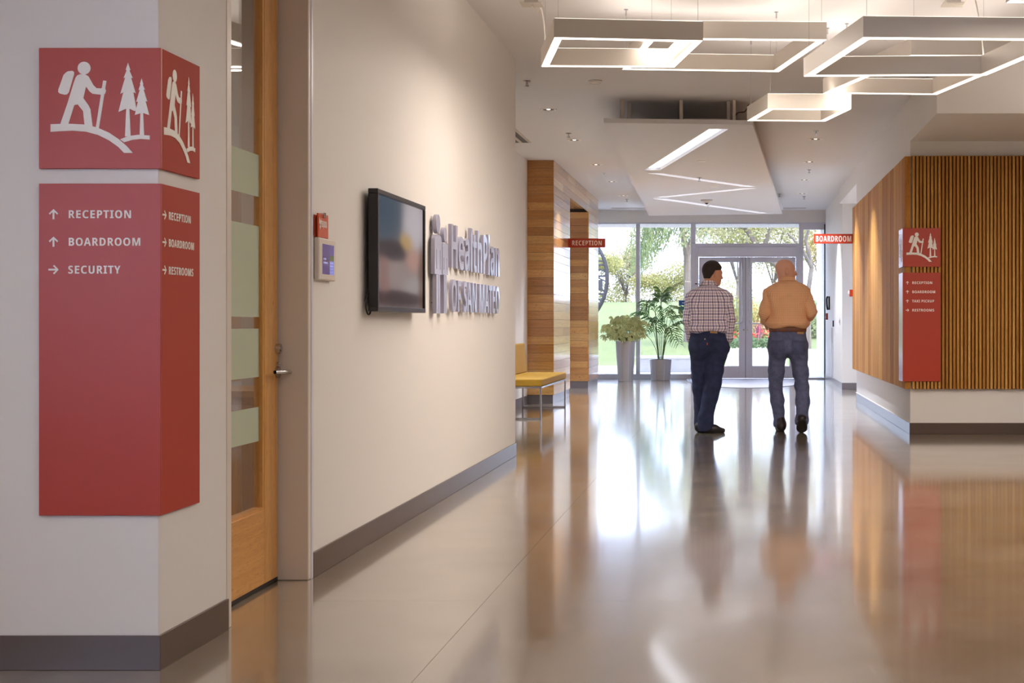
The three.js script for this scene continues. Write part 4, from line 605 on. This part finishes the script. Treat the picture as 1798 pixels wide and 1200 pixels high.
function net(f, lo, hi, h) {
  const nx = Math.ceil((hi[0] - lo[0]) / h) + 1, ny = Math.ceil((hi[1] - lo[1]) / h) + 1, nz = Math.ceil((hi[2] - lo[2]) / h) + 1, v = new Float32Array(nx * ny * nz), id = (i, j, k) => (k * ny + j) * nx + i;
  for (let k = 0; k < nz; k++) for (let j = 0; j < ny; j++) for (let i = 0; i < nx; i++) v[id(i, j, k)] = f(lo[0] + i * h, lo[1] + j * h, lo[2] + k * h);
  const vi = new Int32Array(nx * ny * nz).fill(-1), pos = [], ix = [];
  for (let k = 0; k < nz - 1; k++) for (let j = 0; j < ny - 1; j++) for (let i = 0; i < nx - 1; i++) {
    let n = 0, sx = 0, sy = 0, sz = 0; const c = (a) => v[id(i + (a & 1), j + ((a >> 1) & 1), k + (a >> 2))];
    let m = 0; for (let a = 0; a < 8; a++) if (c(a) < 0) m |= 1 << a; if (m === 0 || m === 255) continue;
    for (let a = 0; a < 8; a++) for (const b of [1, 2, 4]) if (!(a & b) && ((m >> a) & 1) !== ((m >> (a | b)) & 1)) { const va = c(a), vb = c(a | b), t = va / (va - vb); sx += (a & 1) + (b === 1 ? t : 0); sy += ((a >> 1) & 1) + (b === 2 ? t : 0); sz += (a >> 2) + (b === 4 ? t : 0); n++; }
    vi[id(i, j, k)] = pos.length / 3; pos.push(lo[0] + (i + sx / n) * h, lo[1] + (j + sy / n) * h, lo[2] + (k + sz / n) * h);
  }
  const quad = (a, b, c, d, flip) => { if (a < 0 || b < 0 || c < 0 || d < 0) return; if (flip) ix.push(a, c, b, a, d, c); else ix.push(a, b, c, a, c, d); };
  for (let k = 1; k < nz - 1; k++) for (let j = 1; j < ny - 1; j++) for (let i = 1; i < nx - 1; i++) {
    const s = v[id(i, j, k)] < 0;
    if (s !== v[id(i + 1, j, k)] < 0) quad(vi[id(i, j - 1, k - 1)], vi[id(i, j, k - 1)], vi[id(i, j, k)], vi[id(i, j - 1, k)], !s);
    if (s !== v[id(i, j + 1, k)] < 0) quad(vi[id(i - 1, j, k - 1)], vi[id(i - 1, j, k)], vi[id(i, j, k)], vi[id(i, j, k - 1)], !s);
    if (s !== v[id(i, j, k + 1)] < 0) quad(vi[id(i - 1, j - 1, k)], vi[id(i, j - 1, k)], vi[id(i, j, k)], vi[id(i - 1, j, k)], !s);
  }
  const g = new THREE.BufferGeometry(); g.setAttribute('position', new THREE.Float32BufferAttribute(pos, 3)); g.setIndex(ix); g.computeVertexNormals(); return g;
}
// uv round an axis given by a list of joints; the seam lies on the side turned away (-z)
function wrapUV(g, joints, R) {
  const s = g.toNonIndexed(), p = s.attributes.position, uv = new Float32Array(p.count * 2);
  const at = (x, y, z) => { let best = 9, o = [0, 0], acc = 0; for (let i = 0; i + 1 < joints.length; i++) { const A = joints[i], B = joints[i + 1], dx = B[0] - A[0], dy = B[1] - A[1], dz = B[2] - A[2], l = Math.hypot(dx, dy, dz), tv = ((x - A[0]) * dx + (y - A[1]) * dy + (z - A[2]) * dz) / (l * l), t = clamp(tv, i ? 0 : -1, i + 2 < joints.length ? 1 : 2), qx = x - A[0] - t * dx, qy = y - A[1] - t * dy, qz = z - A[2] - t * dz, d = Math.hypot(qx, qy, qz); if (d < best) { best = d; const n = [dx / l, dy / l, dz / l]; o = [Math.atan2(qx * 1, Math.abs(n[1]) > .6 ? qz : qy), acc + tv * l]; } acc += l; } return o; };
  for (let i = 0; i < p.count; i += 3) { const a = [0, 1, 2].map((k) => at(p.getX(i + k), p.getY(i + k), p.getZ(i + k))); const m = Math.max(...a.map((q) => q[0])); for (let k = 0; k < 3; k++) { let u = a[k][0]; if (m - u > Math.PI) u += 2 * Math.PI; uv[2 * (i + k)] = u * R; uv[2 * (i + k) + 1] = a[k][1]; } }
  s.setAttribute('uv', new THREE.BufferAttribute(uv, 2)); return s;
}
function flatUV(g) { const p = g.attributes.position, uv = new Float32Array(p.count * 2); for (let i = 0; i < p.count; i++) { uv[2 * i] = p.getX(i) + .35 * p.getZ(i); uv[2 * i + 1] = p.getY(i); } g.setAttribute('uv', new THREE.BufferAttribute(uv, 2)); return g; }
const wrinkle = (x, y, z, a) => a * (Math.sin(y * 34 + x * 26 + Math.sin(x * 19 - y * 11) * 2.2) * .5 + Math.sin(y * 61 - x * 38 + z * 30 + Math.sin(y * 23) * 1.5) * .3 + Math.sin(x * 52 + y * 17 + z * 25) * .3);
function headParts(c, yaw, tilt = 0) {                        // a head 0.24 m tall about its centre, facing -z before the turn
  const mtx = new THREE.Matrix4().makeTranslation(...c).multiply(new THREE.Matrix4().makeRotationY(yaw)).multiply(new THREE.Matrix4().makeRotationX(tilt)), inv = mtx.clone().invert().elements;
  const toLocal = (f) => (x, y, z) => f(inv[0] * x + inv[4] * y + inv[8] * z + inv[12], inv[1] * x + inv[5] * y + inv[9] * z + inv[13], inv[2] * x + inv[6] * y + inv[10] * z + inv[14]);
  const skull = el([0, .034, .014], [.076, .091, .1]);
  const solid = field([skull, el([0, -.03, -.034], [.06, .085, .062], .04), el([0, -.072, -.04], [.05, .042, .05], .03), rc([0, -.102, -.07], [0, -.1, -.066], .017, .017, .03), rc([-.03, .02, -.08], [.03, .02, -.08], .012, .012, .02), rc([0, .006, -.094], [0, -.03, -.113], .008, .0125, .014), rc([-.011, -.035, -.1], [.011, -.035, -.1], .009, .009, .012), rc([-.018, -.06, -.088], [.018, -.06, -.088], .0075, .0075, .008), rc([-.016, -.071, -.086], [.016, -.071, -.086], .0075, .0075, .008), el([.08, -.004, .008], [.014, .034, .021], .006), el([-.08, -.004, .008], [.014, .034, .021], .006), rc([0, -.06, .03], [0, -.19, .03], .056, .06, .05)]);
  const sock = [el([.031, .003, -.094], [.017, .011, .014]), el([-.031, .003, -.094], [.017, .011, .014]), el([.093, -.003, .004], [.008, .018, .01]), el([-.093, -.003, .004], [.008, .018, .01]), el([0, -.0655, -.098], [.02, .0022, .012])];
  const face = (x, y, z) => { let d = solid(x, y, z); for (const s of sock) d = smax(d, -s.f(x, y, z), .008); return d; };
  return { mtx, face: toLocal(face), skull: toLocal(skull.f), toLocal, lo: [c[0] - .15, c[1] - .2, c[2] - .15], hi: [c[0] + .15, c[1] + .15, c[2] + .15] };
}
function handPrims(w, dir, palm, side) {                       // wrist, finger direction, palm normal, +1 / -1 thumb side
  const D = V(...dir).normalize(), N = V(...palm), S = new THREE.Vector3().crossVectors(D, N).normalize().multiplyScalar(side); N.crossVectors(S, D).multiplyScalar(side).normalize(); if (N.dot(V(...palm)) < 0) N.negate();
  const P = (d, s, n) => [w[0] + D.x * d + S.x * s + N.x * n, w[1] + D.y * d + S.y * s + N.y * n, w[2] + D.z * d + S.z * s + N.z * n], L = [rc(P(-.03, 0, 0), P(.02, 0, 0), .027, .024, .02)];
  for (const s of [-.028, -.01, .01, .028]) L.push(rc(P(.015, s * .6, 0), P(.085, s, 0), .015, .012, .012));
  [[.03, .036, .024, .02], [.011, .044, .028, .021], [-.009, .04, .026, .02], [-.028, .03, .02, .017]].forEach(([s, a, b, c]) => { const p0 = P(.088, s, .001), p1 = P(.088 + a * .85, s * 1.06, .018), p2 = P(.088 + a * .85 + b * .45, s * 1.08, .04), p3 = P(.088 + a * .85 + b * .4, s * 1.05, .04 + c); L.push(rc(p0, p1, .0098, .009, .004), rc(p1, p2, .009, .0084, .003), rc(p2, p3, .0084, .0075, .003)); });
  L.push(rc(P(.02, .022, .006), P(.052, .05, .016), .0155, .0115, .012), rc(P(.052, .05, .016), P(.084, .056, .026), .0108, .009, .004)); return L;
}
function person(label, cfg) {
  const g = thing('person', label, 'person', cfg.at), J = cfg.J, hd = headParts(J.head, cfg.yaw, cfg.tilt), neck = rc([J.neck[0], J.neck[1] - .1, J.neck[2]], J.neckTop, .068, .058, .06);
  const armSkin = (s) => [rc(J['sh' + s], J['el' + s], .042, .036, .03), rc(J['el' + s], J['wr' + s], .036, .024, .02)], legSkin = (s) => [rc(J['hip' + s], J['kn' + s], .07, .05, .03), rc(J['kn' + s], J['an' + s], .046, .032, .03), rc(J['an' + s], J['toe' + s], .03, .024, .03)];
  const body = field([neck, ...cfg.torso.map(([a, b, r]) => rc(a, b, r - .03, r - .03, .08)), ...armSkin('L'), ...armSkin('R'), ...legSkin('L'), ...legSkin('R')]);
  const hands = ['L', 'R'].map((s) => { const P = handPrims(...cfg['hand' + s]), f = field(P), w = cfg['hand' + s][0]; return net(f, w.map((q) => q - .18), w.map((q) => q + .18), .0045); });
  const headGeo = net(hd.face, hd.lo, hd.hi, .0042), strip = (q) => { const n = q.index ? q.toNonIndexed() : q; for (const k of Object.keys(n.attributes)) if (k !== 'position' && k !== 'normal') n.deleteAttribute(k); return n; };
  const B = mesh('body', [net(body, [-.42, -.02, -.45], [.42, 1.72, .42], .014), headGeo, ...hands].map(strip), cfg.skin, g); flatUV(B.geometry);
  const eye = new THREE.SphereGeometry(.0115, 14, 10); for (const s of [-1, 1]) { const e = mesh('eye', eye.clone().translate(s * .031, .003, -.082).applyMatrix4(hd.mtx), M.white, g); mesh('iris', new THREE.SphereGeometry(.0055, 10, 8).translate(s * .031, .003, -.0895).applyMatrix4(hd.mtx), M.black, e); }
  if (cfg.hair) mesh('hair', net(cfg.hair(hd), hd.lo, hd.hi, .0045), M.hair, g);
  // shirt: trunk, sleeves and collar
  const tk = field([rc([J.neck[0], J.neck[1] - .05, J.neck[2] + .0], [J.neck[0], J.neck[1] - .015, J.neck[2]], .078, .066, .1), ...cfg.torso.map(([a, b, r]) => rc(a, b, r, r, .09))]);
  const yaw0 = cfg.hem, trunk = (x, y, z) => smax(tk(x, y, z) + wrinkle(x, y, z, cfg.fold) - .018 * Math.exp(-(((y - yaw0 - .045) / .035) ** 2)) * cfg.blouse, yaw0 + cfg.hemDip * (x + .2) * .0 + .012 * Math.sin(x * 21 + 1) - y, .02);
  const shirt = mesh('shirt', wrapUV(net(trunk, [-.38, yaw0 - .04, -.3], [.38, J.neck[1] + .06, .3], .0085), [[0, 0, 0], [0, 2, 0]], .19), cfg.shirt, g);
  for (const s of ['L', 'R']) { const sh = J['sh' + s], e = J['el' + s], w = J['wr' + s], m = s === 'L' ? -1 : 1, cl = field([rc([sh[0] - m * .05, sh[1] + .004, sh[2]], [sh[0], sh[1] - .004, sh[2]], .06, .066, .02), rc(sh, e, .068, .06, .02), rc(e, [lerp(e[0], w[0], .93), lerp(e[1], w[1], .93), lerp(e[2], w[2], .93)], .058, .046, .012), rc([lerp(e[0], w[0], .86), lerp(e[1], w[1], .86), lerp(e[2], w[2], .86)], w, .044, .042, .01)]); const lo = [0, 1, 2].map((i) => Math.min(sh[i], e[i], w[i]) - .13), hi = [0, 1, 2].map((i) => Math.max(sh[i], e[i], w[i]) + .13); const sl = mesh('sleeve', wrapUV(net((x, y, z) => cl(x, y, z) + wrinkle(x * 1.2, y * 1.3, z, cfg.fold * 1.15), lo, hi, .0085), [sh, e, w], .068), cfg.shirt, shirt); sl.userData.label = 'rolled-out sleeve over the ' + (s === 'L' ? 'left' : 'right') + ' arm'; }
  { const c = V(...J.neck), N = 40, p = [], ix = [], R0 = .071; for (let i = 0; i <= N; i++) { const a = -Math.PI / 2 + .25 + (2 * Math.PI - .5) * i / N, ca = Math.cos(a), sa = Math.sin(a); for (const [r, y] of [[R0 - .004, -.03], [R0 - .006, .018], [R0 + .002, .022], [R0 + .026, -.016], [R0 + .018, -.022]]) p.push(c.x + r * ca, c.y + y + sa * .014, c.z + r * sa * 1.05); if (i < N) for (let k = 0; k < 4; k++) { const q = i * 5 + k; ix.push(q, q + 5, q + 1, q + 1, q + 5, q + 6); } } const q = new THREE.BufferGeometry(); q.setAttribute('position', new THREE.Float32BufferAttribute(p, 3)); q.setIndex(ix); q.computeVertexNormals(); const cm = cfg.shirt.clone(); cm.side = THREE.DoubleSide; mesh('collar', wrapUV(q, [[c.x, c.y - .2, c.z], [c.x, c.y + .2, c.z]], .08), cm, shirt); }
  // jeans
  const legF = (s) => cfg['leg' + s].slice(0, -1).map(([a, r], i) => { const [b, r2] = cfg['leg' + s][i + 1]; return rc(a, b, r, r2, .035); });
  const lf = field(legF('L')), rf = field(legF('R')), pelvis = field([...cfg.pelvis.map(([a, b, r]) => rc(a, b, r, r, .06)), el(J.butL, [.105, .11, .11], .05), el(J.butR, [.105, .11, .11], .05), ...(cfg.pockets || []).map((c) => el(c, [.055, .07, .05], .05))]);
  const kneeY = (J.knL[1] + J.knR[1]) / 2, jf = (x, y, z) => { const legs = smin(lf(x, y, z), rf(x, y, z), y > .6 ? .03 : .004); let d = smin(legs, pelvis(x, y, z), .045); d += wrinkle(x, y * .9, z, .003 + .0045 * Math.exp(-(((y - .12) / .1) ** 2)) + .005 * Math.exp(-(((y - kneeY - .03) / .1) ** 2)) + .004 * Math.exp(-(((y - .76) / .08) ** 2))); return smax(d, y - cfg.waist, .008); };
  const jCut = (x, y, z) => smax(jf(x, y, z), cfg.legCut(x, y, z), .006), jeans = mesh('jeans', flatUV(net(jCut, [-.36, -.01, -.36], [.36, cfg.waist + .05, .42], .009)), cfg.jeans, g);
  const onto = (cx, cy, w, h, off, rot = 0, shear = 0) => { const nx = 12, ny = 12, p = [], ix = []; for (let j = 0; j <= ny; j++) for (let i = 0; i <= nx; i++) { const u = (i / nx - .5) * w, v = (j / ny - .5) * h, x = cx + u * Math.cos(rot) - v * Math.sin(rot), y = cy + u * Math.sin(rot) + v * Math.cos(rot); let z = .45; for (let k = 0; k < 80 && z > -.1; k++) { const d = jf(x, y, z); if (d < .0008) break; z -= d * .8; } p.push(x, y, z + off); } for (let j = 0; j < ny; j++) for (let i = 0; i < nx; i++) { const q = j * (nx + 1) + i; if ([q, q + 1, q + nx + 1, q + nx + 2].every((k) => p[3 * k + 2] > -.05)) ix.push(q, q + 1, q + nx + 1, q + 1, q + nx + 2, q + nx + 1); } const b = new THREE.BufferGeometry(); b.setAttribute('position', new THREE.Float32BufferAttribute(p, 3)); b.setIndex(ix); b.computeVertexNormals(); return flatUV(b); };
  cfg.details(jeans, onto, jf);
  if (cfg.belt) { const bf = (x, y, z) => smax(smax(pelvis(x, y, z) - .006, y - cfg.belt[1], .004), cfg.belt[0] - y, .004); mesh('belt', flatUV(net(bf, [-.32, cfg.belt[0] - .03, -.3], [.32, cfg.belt[1] + .03, .3], .008)), M.leather, g); }
  for (const s of ['L', 'R']) { const S = cfg['shoe' + s], f = field(S.map(([a, b, r, r2]) => rc(a, b, r, r2, .03))), pts = S.flatMap(([a, b]) => [a, b]), lo = [0, 1, 2].map((i) => Math.min(...pts.map((q) => q[i])) - .08), hi = [0, 1, 2].map((i) => Math.max(...pts.map((q) => q[i])) + .08), pl = cfg['sole' + s], dist = (x, y, z) => pl[0] * x + pl[1] * y + pl[2] * z - pl[3]; const sh = mesh('shoe', net((x, y, z) => smax(f(x, y, z), -dist(x, y, z) + .01, .006), lo, hi, .0055), M.shoe, g); mesh('sole', net((x, y, z) => smax(smax(f(x, y, z) - .003, dist(x, y, z) - .012, .003), -dist(x, y, z), .003), lo, hi, .0055), M.dark, sh); }
  return g;
}
person('dark-haired man in a plaid shirt and dark jeans, back turned, hands in his pockets', {
  at: [-.275, 0, -15.25], yaw: -1.0, tilt: -.12, skin: M.skin, shirt: M.plaid, jeans: M.jeans, fold: .0055, blouse: 1, hem: 1.035, hemDip: 0, waist: 1.075,
  J: { head: [.046, 1.637, -.01], neck: [.0, 1.53, .01], neckTop: [.03, 1.58, .0], shL: [-.175, 1.38, 0], elL: [-.206, 1.16, .035], wrL: [-.178, .955, -.05], shR: [.182, 1.385, 0], elR: [.222, 1.175, .05], wrR: [.205, .958, .0], hipL: [-.1, .88, -.02], knL: [-.085, .46, -.06], anL: [-.08, .1, -.05], toeL: [-.02, .04, -.2], hipR: [.095, .88, 0], knR: [.03, .46, .03], anR: [-.035, .1, .045], toeR: [.1, .04, .03], butL: [-.085, .87, .045], butR: [.085, .87, .05] },
  torso: [[[0, 1.422, 0], [-.158, 1.384, 0], .067], [[0, 1.422, 0], [.163, 1.389, 0], .067], [[-.1, 1.36, .012], [.105, 1.36, .012], .1], [[-.085, 1.25, .01], [.085, 1.25, .01], .128], [[-.075, 1.12, 0], [.075, 1.12, 0], .124], [[-.07, 1.04, 0], [.07, 1.04, 0], .118]],
  handL: [[-.165, .93, -.06], [.12, -1, -.22], [.4, 0, -.9], 1], handR: [[.19, .93, -.02], [-.12, -1, -.22], [-.4, 0, -.9], -1], pockets: [[-.15, .86, -.085], [.165, .86, -.06]],
  hair: (h) => { const region = h.toLocal((x, y, z) => { const ax = Math.abs(x), line = z > .062 ? -.062 : z > .026 ? lerp(.03, -.062, (z - .026) / .036) : z > -.045 ? lerp(.042, .03, (z + .045) / .071) : lerp(.075, .042, clamp((z + .085) / .04, 0, 1)); return (line - y) * .7 - (ax > .06 && z > -.02 && z < .035 ? 0 : 0); }), jag = (x, y, z) => .0025 * Math.sin(x * 260 + y * 190) * Math.sin(y * 240 + z * 210); const sk = h.skull, fc = h.face; return (x, y, z) => smax(smin(sk(x, y, z) - .011, fc(x, y, z) - .005, .012) + jag(x, y, z), region(x, y, z), .008); },
  pelvis: [[[-.075, 1.05, 0], [.075, 1.05, 0], .108], [[-.09, .92, 0], [.09, .92, 0], .112]],
  legL: [[[-.1, .86, -.01], .1], [[-.088, .46, -.05], .077], [[-.075, .12, -.055], .068], [[-.075, .02, -.055], .068]], legR: [[[.09, .86, .01], .108], [[.034, .46, .03], .088], [[-.03, .14, .045], .074], [[-.034, .02, .045], .076]],
  legCut: (x, y, z) => .028 + .012 * Math.sin(x * 30) - y,
  details: (j, onto) => { mesh('leather_patch', onto(.055, 1.035, .075, .022, .0035, -.06), M.patch, j); mesh('back_pocket', onto(.06, .885, .135, .15, .0025, -.03), M.stitch, j); mesh('back_pocket', onto(-.135, .885, .1, .15, .0025, .03), M.stitch, j); mesh('pocket_tab', onto(-.01, .915, .012, .022, .005), M.red, j); for (const x of [-.06, -.15, .15]) mesh('belt_loop', onto(x, 1.045, .012, .045, .006), M.stitch, j); mesh('rivet', onto(-.035, .965, .01, .01, .005), M.white, j); },
  shoeL: [[[-.1, .045, -.0], [-.07, .04, -.12], .042, .044], [[-.07, .04, -.12], [-.05, .032, -.2], .044, .032], [[-.095, .07, -.02], [-.09, .11, -.03], .045, .04]], shoeR: [[[-.06, .045, .045], [.06, .04, .035], .045, .043], [[.06, .038, .035], [.15, .024, .03], .043, .024], [[-.045, .07, .045], [-.035, .12, .045], .045, .042]], soleL: [0, 1, 0, 0], soleR: [0, 1, 0, 0],
});
person('bald man in an orange checked shirt and worn jeans, walking away towards the doors', {
  at: [.545, 0, -15.4], yaw: -1.34, tilt: 0, skin: M.skinRed, shirt: M.check, jeans: M.jeansWorn, fold: .006, blouse: 1, hem: 1.078, hemDip: 0, waist: 1.062, belt: [1.036, 1.088],
  J: { head: [-.018, 1.668, -.01], neck: [-.005, 1.575, .01], neckTop: [-.015, 1.61, .0], shL: [-.192, 1.43, 0], elL: [-.245, 1.225, .06], wrL: [-.232, 1.145, -.16], shR: [.175, 1.44, 0], elR: [.243, 1.235, .06], wrR: [.165, 1.13, -.15], hipL: [-.105, .88, 0], knL: [-.122, .49, -.04], anL: [-.078, .09, -.05], toeL: [-.085, .035, -.2], hipR: [.105, .88, 0], knR: [.148, .49, .04], anR: [.138, .16, .235], toeR: [.138, .05, .13], butL: [-.088, .86, .05], butR: [.09, .86, .05] },
  torso: [[[0, 1.475, 0], [-.17, 1.432, 0], .069], [[0, 1.475, 0], [.155, 1.442, 0], .069], [[-.105, 1.42, .012], [.1, 1.42, .012], .1], [[-.085, 1.3, .01], [.085, 1.3, .01], .122], [[-.08, 1.17, 0], [.08, 1.17, 0], .12], [[-.075, 1.08, 0], [.072, 1.08, 0], .12]],
  handL: [[-.228, 1.135, -.19], [.12, -.18, -1], [.9, -.2, 0], 1], handR: [[.15, 1.12, -.18], [-.3, -.15, -1], [-.9, -.2, 0], -1],
  pelvis: [[[-.08, 1.06, 0], [.08, 1.06, 0], .11], [[-.095, .92, 0], [.095, .92, 0], .112]],
  legL: [[[-.105, .86, 0], .1], [[-.118, .62, -.015], .079], [[-.124, .47, -.04], .069], [[-.105, .32, -.045], .068], [[-.078, .08, -.045], .058], [[-.075, .0, -.045], .06]], legR: [[[.105, .86, 0], .102], [[.137, .6, .02], .079], [[.15, .47, .05], .07], [[.15, .32, .14], .07], [[.138, .14, .245], .062], [[.137, .07, .28], .062]],
  legCut: (x, y, z) => x < .02 ? .035 + .01 * Math.sin(x * 40) - y : (.1 - y) * .9 + (z - .27) * .55,
  details: (j, onto) => { mesh('back_pocket', onto(-.105, .875, .14, .15, .0025, .05), M.pocketWorn, j); mesh('back_pocket', onto(.105, .875, .14, .15, .0025, -.05), M.pocketWorn, j); mesh('leather_patch', onto(.13, 1.03, .07, .03, .0035, -.08), M.patch, j); for (const x of [-.11, .01]) mesh('belt_loop', onto(x, 1.055, .012, .045, .012), M.pocketWorn, j); },
  shoeL: [[[-.065, .045, .02], [-.075, .04, -.12], .045, .047], [[-.075, .04, -.12], [-.085, .032, -.2], .047, .034], [[-.068, .07, .0], [-.075, .12, -.02], .048, .044]], shoeR: [[[.138, .145, .28], [.138, .06, .2], .05, .05], [[.138, .06, .2], [.138, .034, .11], .052, .036], [[.138, .15, .25], [.138, .2, .22], .048, .042]], soleL: [0, 1, 0, 0], soleR: [0, .73, -.69, -.13],
});
shadows(scene);
renderer.render(scene, camera);
